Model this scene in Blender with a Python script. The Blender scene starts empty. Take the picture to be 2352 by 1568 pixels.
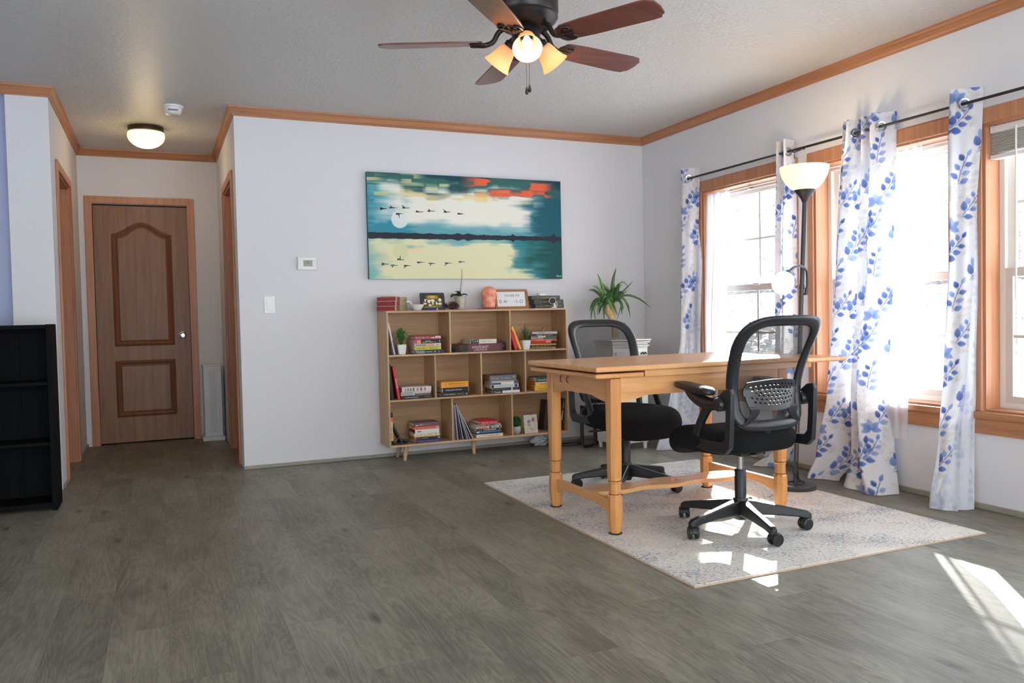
import bpy, bmesh, math, random
import numpy as np
from mathutils import Matrix, Vector, Euler

PI = math.pi
C = bpy.context.scene.collection
SC = bpy.context.scene
random.seed(7)

# ------------------------------------------------------------------ camera
cam_d = bpy.data.cameras.new('camera')
cam = bpy.data.objects.new('camera', cam_d)
C.objects.link(cam)
cam_d.sensor_width = 36.0
cam_d.lens = 36.0 * 1860.73 / 2352.0
cam_d.clip_end = 200
_r = Vector((0.91612794, -0.40031132, -0.02145808))
_u = Vector((0.03268781, 0.02124458, 0.9992398))
_f = Vector((0.39955114, 0.91613291, -0.03254806))
cam.matrix_world = Matrix(((_r.x, _u.x, -_f.x, 0), (_r.y, _u.y, -_f.y, 0), (_r.z, _u.z, -_f.z, 1.00746), (0, 0, 0, 1)))
SC.camera = cam

# ------------------------------------------------------------------ world, sun, exposure
SC.view_settings.view_transform = 'Standard'
SC.view_settings.look = 'None'
SC.view_settings.gamma = 1.0
SC.view_settings.exposure = 0.55
SC.view_settings.use_curve_mapping = False
world = bpy.data.worlds.new('world')
SC.world = world
world.use_nodes = True
wn = world.node_tree
wn.nodes.clear()
w_out = wn.nodes.new('ShaderNodeOutputWorld')
w_bg = wn.nodes.new('ShaderNodeBackground')
w_tc = wn.nodes.new('ShaderNodeTexCoord')
w_sep = wn.nodes.new('ShaderNodeSeparateXYZ')
w_ramp = wn.nodes.new('ShaderNodeValToRGB')
wn.links.new(w_tc.outputs['Generated'], w_sep.inputs[0])
wn.links.new(w_sep.outputs['Z'], w_ramp.inputs[0])
w_ramp.color_ramp.elements[0].position = 0.0
w_ramp.color_ramp.elements[0].color = (0.95, 0.98, 1.0, 1)
w_ramp.color_ramp.elements[1].position = 0.75
w_ramp.color_ramp.elements[1].color = (0.72, 0.83, 1.0, 1)
wn.links.new(w_ramp.outputs[0], w_bg.inputs[0])
w_bg.inputs[1].default_value = 4.2
wn.links.new(w_bg.outputs[0], w_out.inputs[0])

sun_d = bpy.data.lights.new('sun', 'SUN')
sun = bpy.data.objects.new('sun', sun_d)
C.objects.link(sun)
sun_d.energy = 26.0
sun_d.angle = math.radians(0.6)
sun_d.color = (1.0, 0.96, 0.9)
_E = math.radians(21.5)
_sv = Vector((-0.655 * math.cos(_E), -0.756 * math.cos(_E), -math.sin(_E)))
sun.rotation_euler = _sv.to_track_quat('-Z', 'Y').to_euler()
sun.location = (10, 12, 9)

SC.cycles.max_bounces = 8
SC.cycles.diffuse_bounces = 5
SC.cycles.glossy_bounces = 3
SC.cycles.transmission_bounces = 4
SC.cycles.transparent_max_bounces = 14
SC.cycles.caustics_reflective = False
SC.cycles.caustics_refractive = False
SC.cycles.sample_clamp_indirect = 8.0
SC.cycles.use_denoising = True

# ------------------------------------------------------------------ constants of the room
D, R, XH, YB, XL, YL, H = 5.735, 3.709, 0.506, 7.468, -0.5645, 5.626, 2.44
REAR, FARL = -2.5, -4.0

# ------------------------------------------------------------------ helpers
def lin(c):
    out = []
    for v in c:
        v = v / 255.0
        out.append(v / 12.92 if v <= 0.04045 else ((v + 0.055) / 1.055) ** 2.4)
    return tuple(out)

def new_mat(name):
    m = bpy.data.materials.new(name)
    m.use_nodes = True
    return m, m.node_tree, m.node_tree.nodes['Principled BSDF']

_mats = {}
def mat(name, col, rough=0.6, metal=0.0, bump=0.0, bscale=80.0, var=0.0, vscale=6.0, spec=0.5, emit=None, estr=0.0, coat=0.0, sub=0.0):
    if name in _mats:
        return _mats[name]
    m, nt, b = new_mat(name)
    L = nt.links
    c = lin(col)
    b.inputs['Base Color'].default_value = (*c, 1)
    b.inputs['Roughness'].default_value = rough
    b.inputs['Metallic'].default_value = metal
    b.inputs['Specular IOR Level'].default_value = spec
    b.inputs['Coat Weight'].default_value = coat
    if sub:
        b.inputs['Subsurface Weight'].default_value = sub
        b.inputs['Subsurface Radius'].default_value = (0.02, 0.01, 0.005)
    if emit:
        b.inputs['Emission Color'].default_value = (*lin(emit), 1)
        b.inputs['Emission Strength'].default_value = estr
    tc = nt.nodes.new('ShaderNodeTexCoord')
    n = nt.nodes.new('ShaderNodeTexNoise')
    n.inputs['Scale'].default_value = vscale
    n.inputs['Detail'].default_value = 5
    L.new(tc.outputs['Object'], n.inputs['Vector'])
    if var > 0:
        mp = nt.nodes.new('ShaderNodeMapRange')
        mp.inputs[1].default_value = 0.3; mp.inputs[2].default_value = 0.7
        mp.inputs[3].default_value = 1 - var; mp.inputs[4].default_value = 1 + var
        L.new(n.outputs['Fac'], mp.inputs[0])
        mx = nt.nodes.new('ShaderNodeVectorMath'); mx.operation = 'SCALE'
        mx.inputs[0].default_value = c
        L.new(mp.outputs[0], mx.inputs['Scale'])
        L.new(mx.outputs[0], b.inputs['Base Color'])
    if bump > 0:
        n2 = nt.nodes.new('ShaderNodeTexNoise')
        n2.inputs['Scale'].default_value = bscale
        n2.inputs['Detail'].default_value = 4
        L.new(tc.outputs['Object'], n2.inputs['Vector'])
        bp = nt.nodes.new('ShaderNodeBump')
        bp.inputs['Strength'].default_value = bump
        bp.inputs['Distance'].default_value = 0.01
        L.new(n2.outputs['Fac'], bp.inputs['Height'])
        L.new(bp.outputs[0], b.inputs['Normal'])
    _mats[name] = m
    return m

def wood(name, c1, c2, scale=(2, 30, 30), rough=0.45, bump=0.08, ring=0.35, spec=0.4, coat=0.0):
    """grain stretched along the axis whose scale is small"""
    if name in _mats:
        return _mats[name]
    m, nt, b = new_mat(name)
    L = nt.links
    tc = nt.nodes.new('ShaderNodeTexCoord')
    mp = nt.nodes.new('ShaderNodeMapping')
    mp.inputs['Scale'].default_value = scale
    L.new(tc.outputs['Object'], mp.inputs['Vector'])
    n = nt.nodes.new('ShaderNodeTexNoise')
    n.inputs['Scale'].default_value = 1.0; n.inputs['Detail'].default_value = 8
    n.inputs['Roughness'].default_value = 0.65; n.inputs['Distortion'].default_value = ring
    L.new(mp.outputs[0], n.inputs['Vector'])
    r = nt.nodes.new('ShaderNodeValToRGB')
    r.color_ramp.elements[0].position = 0.3; r.color_ramp.elements[0].color = (*lin(c2), 1)
    r.color_ramp.elements[1].position = 0.68; r.color_ramp.elements[1].color = (*lin(c1), 1)
    L.new(n.outputs['Fac'], r.inputs[0])
    L.new(r.outputs[0], b.inputs['Base Color'])
    b.inputs['Roughness'].default_value = rough
    b.inputs['Specular IOR Level'].default_value = spec
    b.inputs['Coat Weight'].default_value = coat
    b.inputs['Coat Roughness'].default_value = 0.2
    bp = nt.nodes.new('ShaderNodeBump')
    bp.inputs['Strength'].default_value = bump; bp.inputs['Distance'].default_value = 0.005
    L.new(n.outputs['Fac'], bp.inputs['Height'])
    L.new(bp.outputs[0], b.inputs['Normal'])
    _mats[name] = m
    return m

def rootm(o):
    while o.parent:
        o = o.parent
    return Matrix.Translation(o.location) @ o.rotation_euler.to_matrix().to_4x4()

class MB:
    def __init__(s):
        s.v = []; s.f = []; s.mi = []
    def add(s, vs, fs, mi=0):
        k = len(s.v)
        s.v += [tuple(v) for v in vs]
        s.f += [tuple(i + k for i in f) for f in fs]
        s.mi += [mi] * len(fs)
        return s
    def box(s, x0, y0, z0, x1, y1, z1, mi=0, M=None):
        vs = [Vector((x, y, z)) for x in (x0, x1) for y in (y0, y1) for z in (z0, z1)]
        if M is not None: vs = [M @ v for v in vs]
        fs = [(0, 1, 3, 2), (4, 6, 7, 5), (0, 4, 5, 1), (2, 3, 7, 6), (0, 2, 6, 4), (1, 5, 7, 3)]
        return s.add(vs, fs, mi)
    def tube(s, path, rad, n=10, mi=0, caps=True, flat=1.0, upv=(0, 0, 1)):
        path = [Vector(p) for p in path]
        N = len(path)
        rs = rad if isinstance(rad, (list, tuple)) else [rad] * N
        vs = []; prev = None
        for i, p in enumerate(path):
            t = (path[min(i + 1, N - 1)] - path[max(i - 1, 0)])
            if t.length < 1e-9: t = Vector((0, 0, 1))
            t.normalize()
            if prev is None:
                a = Vector(upv)
                if abs(a.dot(t)) > 0.95: a = Vector((1, 0, 0))
            else:
                a = prev
            a = (a - t * a.dot(t))
            if a.length < 1e-6: a = t.orthogonal()
            a.normalize(); prev = a
            b = t.cross(a)
            for k in range(n):
                an = 2 * PI * k / n
                vs.append(p + (a * math.cos(an) * flat + b * math.sin(an)) * rs[i])
        fs = []
        for i in range(N - 1):
            for k in range(n):
                k2 = (k + 1) % n
                fs.append((i * n + k, i * n + k2, (i + 1) * n + k2, (i + 1) * n + k))
        if caps:
            fs.append(tuple(range(n - 1, -1, -1)))
            fs.append(tuple((N - 1) * n + k for k in range(n)))
        return s.add(vs, fs, mi)
    def lathe(s, prof, n=32, M=None, mi=0, caps=True):
        vs = []
        for (r, z) in prof:
            for k in range(n):
                an = 2 * PI * k / n
                v = Vector((r * math.cos(an), r * math.sin(an), z))
                vs.append(M @ v if M is not None else v)
        fs = []
        for i in range(len(prof) - 1):
            for k in range(n):
                k2 = (k + 1) % n
                fs.append((i * n + k, i * n + k2, (i + 1) * n + k2, (i + 1) * n + k))
        if caps:
            if prof[0][0] > 1e-5: fs.append(tuple(range(n - 1, -1, -1)))
            if prof[-1][0] > 1e-5: fs.append(tuple((len(prof) - 1) * n + k for k in range(n)))
        return s.add(vs, fs, mi)
    def prism(s, poly, h0, h1, M=None, mi=0):
        n = len(poly)
        vs = [Vector((a, b, h0)) for a, b in poly] + [Vector((a, b, h1)) for a, b in poly]
        if M is not None: vs = [M @ v for v in vs]
        fs = [tuple(range(n - 1, -1, -1)), tuple(range(n, 2 * n))]
        for i in range(n):
            j = (i + 1) % n
            fs.append((i, j, n + j, n + i))
        return s.add(vs, fs, mi)
    def grid(s, P, mi=0, close_u=False):
        """P: rows of equal length of points"""
        m = len(P); n = len(P[0])
        vs = [p for row in P for p in row]
        fs = []
        for i in range(m - 1):
            for j in range(n - (0 if close_u else 1)):
                j2 = (j + 1) % n
                fs.append((i * n + j, i * n + j2, (i + 1) * n + j2, (i + 1) * n + j))
        return s.add(vs, fs, mi)
    def build(s, name, mats, parent=None, bevel=0.0, smooth=False, sub=0, world=False, origin=None, seg=2, solid=0.0, recalc=True):
        vs = s.v
        loc = None
        if parent is not None and world:
            Mi = rootm(parent).inverted()
            vs = [tuple(Mi @ Vector(v)) for v in vs]
        if origin is not None:
            vs = [(v[0] - origin[0], v[1] - origin[1], v[2] - origin[2]) for v in vs]
        me = bpy.data.meshes.new(name)
        me.from_pydata(vs, [], s.f)
        if not isinstance(mats, (list, tuple)): mats = [mats]
        for mm in mats: me.materials.append(mm)
        if len(mats) > 1:
            me.polygons.foreach_set('material_index', s.mi)
        if recalc:
            bm = bmesh.new(); bm.from_mesh(me)
            bmesh.ops.remove_doubles(bm, verts=bm.verts, dist=1e-6)
            bmesh.ops.recalc_face_normals(bm, faces=bm.faces)
            bm.to_mesh(me); bm.free()
        if smooth:
            me.polygons.foreach_set('use_smooth', [True] * len(me.polygons))
        me.update()
        o = bpy.data.objects.new(name, me)
        C.objects.link(o)
        if parent is not None: o.parent = parent
        if origin is not None: o.location = origin
        if solid:
            md = o.modifiers.new('solid', 'SOLIDIFY'); md.thickness = solid; md.offset = 0
        if bevel > 0:
            md = o.modifiers.new('bevel', 'BEVEL'); md.width = bevel; md.segments = seg
            md.limit_method = 'ANGLE'; md.angle_limit = math.radians(40)
        if sub:
            md = o.modifiers.new('sub', 'SUBSURF'); md.levels = sub; md.render_levels = sub
        if smooth and not sub:
            try:
                me.set_sharp_from_angle(angle=math.radians(42))
            except Exception:
                pass
        return o

def thing(name, label, cat, loc=(0, 0, 0), rot=(0, 0, 0), group=None):
    o = bpy.data.objects.new(name, None)
    C.objects.link(o)
    o.empty_display_size = 0.05
    o.location = loc
    o.rotation_euler = rot if isinstance(rot, tuple) else (0, 0, rot)
    o['label'] = label; o['category'] = cat
    if group: o['group'] = group
    return o

def tag(o, label, cat, group=None):
    o['label'] = label; o['category'] = cat
    if group: o['group'] = group
    return o

def struct(o, label=None):
    o['kind'] = 'structure'
    if label: o['label'] = label
    return o

def sroot(name, loc=(0, 0, 0)):
    o = bpy.data.objects.new(name, None); C.objects.link(o); o.location = loc
    o.empty_display_size = 0.05
    o['kind'] = 'structure'
    return o

def text_mesh(body, name, m, parent, M, width=None, height=None, depth=0.0006, spacing=1.0):
    cu = bpy.data.curves.new(name, 'FONT')
    cu.body = body; cu.size = 1.0; cu.extrude = 0.0; cu.space_character = spacing
    cu.resolution_u = 3
    o = bpy.data.objects.new('tmp', cu); C.objects.link(o)
    bpy.context.view_layer.update()
    me = bpy.data.meshes.new_from_object(o)
    bpy.data.objects.remove(o)
    n = len(me.vertices)
    co = np.empty(n * 3); me.vertices.foreach_get('co', co); co = co.reshape(-1, 3)
    mn, mx = co.min(0), co.max(0)
    w, h = mx[0] - mn[0], mx[1] - mn[1]
    sx = (width / w) if width else None
    sy = (height / h) if height else None
    if sx is None: sx = sy
    if sy is None: sy = sx
    co[:, 0] = (co[:, 0] - (mn[0] + mx[0]) / 2) * sx
    co[:, 1] = (co[:, 1] - (mn[1] + mx[1]) / 2) * sy
    co[:, 2] = depth
    Mn = np.array(M)
    co = co @ Mn[:3, :3].T + Mn[:3, 3]
    me.vertices.foreach_set('co', co.astype(np.float32).ravel())
    me.materials.clear(); me.materials.append(m)
    me.name = name
    me.update()
    ob = bpy.data.objects.new(name, me); C.objects.link(ob)
    if parent is not None: ob.parent = parent
    return ob

def frame_M(origin, xdir, ydir):
    x = Vector(xdir).normalized(); y = Vector(ydir).normalized(); z = x.cross(y)
    return Matrix(((x.x, y.x, z.x, origin[0]), (x.y, y.y, z.y, origin[1]), (x.z, y.z, z.z, origin[2]), (0, 0, 0, 1)))

def dup(root, loc=None, rot=None, label=None, parent=None):
    r = root.copy(); C.objects.link(r)
    if parent is not None: r.parent = parent
    if loc is not None: r.location = loc
    if rot is not None: r.rotation_euler = rot
    if label: r['label'] = label
    for ch in list(root.children):
        dup(ch, parent=r)
    return r

def smooth_path(pts, n=8):
    """Catmull-Rom through the points"""
    P = [Vector(p) for p in pts]
    out = []
    for i in range(len(P) - 1):
        p0 = P[max(i - 1, 0)]; p1 = P[i]; p2 = P[i + 1]; p3 = P[min(i + 2, len(P) - 1)]
        for k in range(n):
            t = k / n
            out.append(0.5 * ((2 * p1) + (p2 - p0) * t + (2 * p0 - 5 * p1 + 4 * p2 - p3) * t * t + (3 * p1 - p0 - 3 * p2 + p3) * t ** 3))
    out.append(P[-1])
    return out

# ------------------------------------------------------------------ numpy painting for printed surfaces
def set_point_colors(me, rgb, name='print'):
    a = me.color_attributes.new(name, 'FLOAT_COLOR', 'POINT')
    n = len(me.vertices)
    buf = np.ones((n, 4), np.float32); buf[:, :3] = rgb
    a.data.foreach_set('color', buf.ravel())

def srgb2lin(a):
    a = np.asarray(a, float) / 255.0
    return np.where(a <= 0.04045, a / 12.92, ((a + 0.055) / 1.055) ** 2.4)

def np_noise(shape, cells, seed, smooth=True):
    rs = np.random.RandomState(seed)
    gy, gx = cells
    g = rs.rand(gy + 2, gx + 2)
    yy = np.linspace(0, gy, shape[0], endpoint=False); xx = np.linspace(0, gx, shape[1], endpoint=False)
    yi = yy.astype(int); xi = xx.astype(int)
    fy = (yy - yi); fx = (xx - xi)
    if smooth:
        fy = fy * fy * (3 - 2 * fy); fx = fx * fx * (3 - 2 * fx)
    else:
        fy = np.clip((fy - 0.35) / 0.3, 0, 1); fx = np.clip((fx - 0.35) / 0.3, 0, 1)
    fy = fy[:, None]; fx = fx[None, :]
    a = g[np.ix_(yi, xi)]; b = g[np.ix_(yi, xi + 1)]; c = g[np.ix_(yi + 1, xi)]; d = g[np.ix_(yi + 1, xi + 1)]
    return (a * (1 - fx) + b * fx) * (1 - fy) + (c * (1 - fx) + d * fx) * fy

def vcol_material(name, rough=0.8, trans=0.0, back=None, spec=0.2, bump=0.0, attr='print'):
    m, nt, b = new_mat(name)
    L = nt.links
    at = nt.nodes.new('ShaderNodeAttribute'); at.attribute_name = attr
    col = at.outputs['Color']
    if back is not None:
        g = nt.nodes.new('ShaderNodeNewGeometry')
        mx = nt.nodes.new('ShaderNodeMix'); mx.data_type = 'RGBA'
        mx.inputs[0].default_value = 0.75
        L.new(col, mx.inputs[6]); mx.inputs[7].default_value = (*lin(back), 1)
        m2 = nt.nodes.new('ShaderNodeMix'); m2.data_type = 'RGBA'
        L.new(g.outputs['Backfacing'], m2.inputs[0]); L.new(col, m2.inputs[6]); L.new(mx.outputs[2], m2.inputs[7])
        col = m2.outputs[2]
    L.new(col, b.inputs['Base Color'])
    b.inputs['Roughness'].default_value = rough
    b.inputs['Specular IOR Level'].default_value = spec
    if bump:
        tc = nt.nodes.new('ShaderNodeTexCoord'); n = nt.nodes.new('ShaderNodeTexNoise'); n.inputs['Scale'].default_value = 300
        L.new(tc.outputs['Object'], n.inputs['Vector'])
        bp = nt.nodes.new('ShaderNodeBump'); bp.inputs['Strength'].default_value = bump; bp.inputs['Distance'].default_value = 0.002
        L.new(n.outputs['Fac'], bp.inputs['Height']); L.new(bp.outputs[0], b.inputs['Normal'])
    if trans > 0:
        t = nt.nodes.new('ShaderNodeBsdfTranslucent')
        L.new(col, t.inputs[0])
        mix = nt.nodes.new('ShaderNodeMixShader'); mix.inputs[0].default_value = trans
        L.new(b.outputs[0], mix.inputs[1]); L.new(t.outputs[0], mix.inputs[2])
        out = nt.nodes['Material Output']
        L.new(mix.outputs[0], out.inputs[0])
    return m
# ------------------------------------------------------------------ materials of the shell
def wall_material(name, col):
    m, nt, b = new_mat(name); L = nt.links
    tc = nt.nodes.new('ShaderNodeTexCoord')
    mp = nt.nodes.new('ShaderNodeMapping'); mp.inputs['Scale'].default_value = (90, 90, 12)
    L.new(tc.outputs['Object'], mp.inputs[0])
    n = nt.nodes.new('ShaderNodeTexNoise'); n.inputs['Scale'].default_value = 1; n.inputs['Detail'].default_value = 4
    L.new(mp.outputs[0], n.inputs['Vector'])
    r = nt.nodes.new('ShaderNodeValToRGB'); c = lin(col)
    r.color_ramp.elements[0].position = 0.3; r.color_ramp.elements[0].color = (c[0] * .985, c[1] * .985, c[2] * .985, 1)
    r.color_ramp.elements[1].position = 0.7; r.color_ramp.elements[1].color = (*c, 1)
    L.new(n.outputs['Fac'], r.inputs[0]); L.new(r.outputs[0], b.inputs['Base Color'])
    b.inputs['Roughness'].default_value = 0.75; b.inputs['Specular IOR Level'].default_value = 0.2
    bp = nt.nodes.new('ShaderNodeBump'); bp.inputs['Strength'].default_value = 0.04; bp.inputs['Distance'].default_value = 0.002
    L.new(n.outputs['Fac'], bp.inputs['Height']); L.new(bp.outputs[0], b.inputs['Normal'])
    return m
M_wall = wall_material('wall_paint', (222, 221, 223))
M_alcove = wall_material('alcove_blue', (176, 184, 214))  # bluish tone for the strip at the far left

def ceiling_material():
    m, nt, b = new_mat('stippled_ceiling'); L = nt.links
    tc = nt.nodes.new('ShaderNodeTexCoord')
    n = nt.nodes.new('ShaderNodeTexNoise'); n.inputs['Scale'].default_value = 60; n.inputs['Detail'].default_value = 6; n.inputs['Roughness'].default_value = 0.75; n.inputs['Distortion'].default_value = 0.8
    L.new(tc.outputs['Object'], n.inputs['Vector'])
    v = nt.nodes.new('ShaderNodeTexVoronoi'); v.inputs['Scale'].default_value = 48
    L.new(tc.outputs['Object'], v.inputs['Vector'])
    ad = nt.nodes.new('ShaderNodeMath'); ad.operation = 'MULTIPLY_ADD'
    L.new(v.outputs['Distance'], ad.inputs[0]); ad.inputs[1].default_value = 0.35; L.new(n.outputs['Fac'], ad.inputs[2])
    bp = nt.nodes.new('ShaderNodeBump'); bp.inputs['Strength'].default_value = 0.9; bp.inputs['Distance'].default_value = 0.016
    L.new(ad.outputs[0], bp.inputs['Height']); L.new(bp.outputs[0], b.inputs['Normal'])
    b.inputs['Base Color'].default_value = (*lin((230, 229, 226)), 1)
    b.inputs['Roughness'].default_value = 0.33; b.inputs['Specular IOR Level'].default_value = 0.6
    return m
M_ceil = ceiling_material()

def floor_material():
    m, nt, b = new_mat('vinyl_plank'); L = nt.links
    N = nt.nodes.new
    def math_(op, a, bb=None, cc=None):
        x = N('ShaderNodeMath'); x.operation = op
        for i, q in enumerate((a, bb, cc)):
            if q is None: continue
            if isinstance(q, (int, float)): x.inputs[i].default_value = q
            else: L.new(q, x.inputs[i])
        return x.outputs[0]
    tc = N('ShaderNodeTexCoord'); sp = N('ShaderNodeSeparateXYZ'); L.new(tc.outputs['Object'], sp.inputs[0])
    X, Y = sp.outputs['X'], sp.outputs['Y']
    PW, PL = 0.178, 1.22
    xs = math_('DIVIDE', X, PW); row = math_('FLOOR', xs)
    off = math_('FRACT', math_('MULTIPLY', row, 0.381))
    ys = math_('ADD', math_('DIVIDE', Y, PL), off); colm = math_('FLOOR', ys)
    cb = N('ShaderNodeCombineXYZ'); L.new(row, cb.inputs[0]); L.new(colm, cb.inputs[1])
    wn_ = N('ShaderNodeTexWhiteNoise'); wn_.noise_dimensions = '3D'; L.new(cb.outputs[0], wn_.inputs['Vector'])
    # grain coordinates, shifted per plank
    sh = N('ShaderNodeVectorMath'); sh.operation = 'SCALE'; L.new(wn_.outputs['Color'], sh.inputs[0]); sh.inputs['Scale'].default_value = 17.0
    ad = N('ShaderNodeVectorMath'); ad.operation = 'ADD'; L.new(tc.outputs['Object'], ad.inputs[0]); L.new(sh.outputs[0], ad.inputs[1])
    m1 = N('ShaderNodeMapping'); m1.inputs['Scale'].default_value = (7.0, 1.1, 1); L.new(ad.outputs[0], m1.inputs[0])
    n1 = N('ShaderNodeTexNoise'); n1.inputs['Scale'].default_value = 1.0; n1.inputs['Detail'].default_value = 6; n1.inputs['Distortion'].default_value = 0.5
    L.new(m1.outputs[0], n1.inputs['Vector'])
    # rings
    wv = math_('MULTIPLY', n1.outputs['Fac'], 120.0)
    wv = math_('SINE', wv)
    m2 = N('ShaderNodeMapping'); m2.inputs['Scale'].default_value = (130.0, 5.0, 1); L.new(ad.outputs[0], m2.inputs[0])
    n2 = N('ShaderNodeTexNoise'); n2.inputs['Scale'].default_value = 1.0; n2.inputs['Detail'].default_value = 5; n2.inputs['Roughness'].default_value = 0.7
    L.new(m2.outputs[0], n2.inputs['Vector'])
    m3 = N('ShaderNodeMapping'); m3.inputs['Scale'].default_value = (3.4, 1.6, 1); L.new(ad.outputs[0], m3.inputs[0])
    n3 = N('ShaderNodeTexNoise'); n3.inputs['Scale'].default_value = 1.6; n3.inputs['Detail'].default_value = 4
    L.new(m3.outputs[0], n3.inputs['Vector'])
    # knots
    m4 = N('ShaderNodeMapping'); m4.inputs['Scale'].default_value = (5.5, 1.9, 1); L.new(ad.outputs[0], m4.inputs[0])
    vo = N('ShaderNodeTexVoronoi'); vo.inputs['Scale'].default_value = 1.0; L.new(m4.outputs[0], vo.inputs['Vector'])
    kn = N('ShaderNodeMapRange'); kn.inputs[1].default_value = 0.02; kn.inputs[2].default_value = 0.13; kn.inputs[3].default_value = 0.55; kn.inputs[4].default_value = 1.0
    L.new(vo.outputs['Distance'], kn.inputs[0])
    val = math_('MULTIPLY_ADD', n2.outputs['Fac'], 0.5, 0.24)
    val = math_('ADD', val, math_('MULTIPLY', wv, 0.045))
    val = math_('ADD', val, math_('MULTIPLY', n3.outputs['Fac'], 0.42))
    val = math_('ADD', val, math_('MULTIPLY', math_('SUBTRACT', wn_.outputs['Value'], 0.5), 0.10))
    val = math_('MULTIPLY', val, kn.outputs[0])
    ramp = N('ShaderNodeValToRGB'); e = ramp.color_ramp.elements
    e[0].position = 0.34; e[0].color = (*lin((58, 55, 48)), 1)
    e[1].position = 0.86; e[1].color = (*lin((146, 141, 127)), 1)
    k = ramp.color_ramp.elements.new(0.6); k.color = (*lin((104, 101, 90)), 1)
    L.new(val, ramp.inputs[0])
    # joints
    fx = math_('FRACT', xs); fy = math_('FRACT', ys)
    ex = math_('LESS_THAN', math_('MINIMUM', fx, math_('SUBTRACT', 1.0, fx)), 0.006)
    ey = math_('LESS_THAN', math_('MINIMUM', fy, math_('SUBTRACT', 1.0, fy)), 0.0013)
    ed = math_('MAXIMUM', ex, ey)
    mx = N('ShaderNodeMix'); mx.data_type = 'RGBA'; L.new(math_('MULTIPLY', ed, 0.35), mx.inputs[0]); L.new(ramp.outputs[0], mx.inputs[6]); mx.inputs[7].default_value = (*lin((70, 64, 58)), 1)
    L.new(mx.outputs[2], b.inputs['Base Color'])
    rr = N('ShaderNodeMapRange'); rr.inputs[3].default_value = 0.36; rr.inputs[4].default_value = 0.56
    L.new(n2.outputs['Fac'], rr.inputs[0]); L.new(rr.outputs[0], b.inputs['Roughness'])
    b.inputs['Specular IOR Level'].default_value = 0.42
    bp = N('ShaderNodeBump'); bp.inputs['Strength'].default_value = 0.22; bp.inputs['Distance'].default_value = 0.004
    hh = math_('SUBTRACT', val, math_('MULTIPLY', ed, 0.5))
    L.new(hh, bp.inputs['Height']); L.new(bp.outputs[0], b.inputs['Normal'])
    return m
M_floor = floor_material()
M_trimx = wood('oak_trim_x', (188, 132, 94), (156, 102, 68), (1.5, 40, 40), 0.4)
M_trimy = wood('oak_trim_y', (188, 132, 94), (156, 102, 68), (40, 1.5, 40), 0.4)
M_trimz = wood('oak_trim_z', (198, 142, 106), (168, 112, 78), (40, 40, 1.5), 0.4)
M_doorw = wood('oak_door', (150, 108, 76), (118, 80, 54), (26, 26, 1.6), 0.42, ring=0.6)
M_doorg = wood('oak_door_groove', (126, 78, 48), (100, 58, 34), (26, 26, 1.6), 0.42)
M_base = mat('grey_baseboard', (150, 145, 130), 0.5, var=0.08, vscale=20)
M_white = mat('white_plastic', (232, 232, 230), 0.4)
M_vinyl = mat('white_vinyl', (225, 222, 216), 0.35)
M_sash = mat('sash_vinyl', (206, 200, 192), 0.4)
M_black = mat('black_plastic', (28, 30, 32), 0.42, bump=0.05, bscale=400)
M_chrome = mat('chrome', (210, 210, 212), 0.15, 1.0)
M_bronze = mat('dark_bronze', (52, 48, 48), 0.38, 0.6)

# ------------------------------------------------------------------ shell
def wallbox(name, boxes, m=None):
    mb = MB()
    for b in boxes: mb.box(*b)
    return struct(mb.build(name, m or M_wall))
T = 0.14
mb = MB(); mb.box(FARL, REAR, -0.1, R + T, YB + 0.9, 0.0); struct(mb.build('floor', M_floor))
mb = MB(); mb.box(FARL - T, REAR - T, H, R + T, YB + 1.0, H + 0.12); struct(mb.build('ceiling', M_ceil))
wallbox('wall_back', [(XH + 0.001, D, 0, R + T, D + T, H)])
wz0, wz1 = 0.485, 1.885
wins = [(4.005, 4.935), (2.895, 3.825), (1.785, 2.715), (0.675, 1.605), (-0.435, 0.495), (-1.545, -0.615)]  # last three windows are out of view, added to bring in light
bx = [(R, REAR, 0, R + T, D, wz0), (R, REAR, wz1, R + T, D, H)]
prev = D
for a, c in wins:
    bx.append((R, c, wz0, R + T, prev, wz1)); prev = a
bx.append((R, REAR, wz0, R + T, prev, wz1))
wallbox('wall_right', bx)
# hallway
dz = 2.0
hl0, hl1 = 5.93, 6.71      # left door opening
hr0, hr1 = 6.00, 6.74
wallbox('wall_hall_left', [(XL - 0.12, YL, 0, XL, hl0, H), (XL - 0.12, hl1, 0, XL, YB + .1, H), (XL - 0.12, hl0, dz, XL, hl1, H)])
wallbox('wall_hall_right', [(XH, D + T, 0, XH + 0.12, hr0, H), (XH, hr1, 0, XH + 0.12, YB + .1, H), (XH, hr0, dz, XH + 0.12, hr1, H), (XH, D, 0, XH + 0.001, D + T, H)])
wallbox('wall_hall_back', [(XL, YB, 0, -0.466, YB + 0.12, H), (0.256, YB, 0, XH, YB + 0.12, H), (-0.466, YB, dz - .005, 0.256, YB + 0.12, H)])
wallbox('wall_left', [(-0.79, YL, 0, XL - 0.12, YL + 0.12, H), (FARL - T, YL + 0.12, 0, -0.79, YL + 0.26, H), (FARL - T, REAR, 0, FARL, -1.6, H), (FARL - T, 1.5, 0, FARL, YL + .12, H), (FARL - T, -1.6, 0, FARL, 1.5, .6), (FARL - T, -1.6, 2.1, FARL, 1.5, H)], M_wall)  # unseen opening in the far-left side, added to brighten the room with daylight
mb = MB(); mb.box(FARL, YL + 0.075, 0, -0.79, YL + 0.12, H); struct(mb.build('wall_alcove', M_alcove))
wallbox('wall_rear', [(FARL - T, REAR - T, 0, -0.8, REAR, H), (3.2, REAR - T, 0, R + T, REAR, H), (-0.8, REAR - T, 2.15, 3.2, REAR, H)])  # wide gap behind the camera, added as an unseen daylight source

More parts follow.
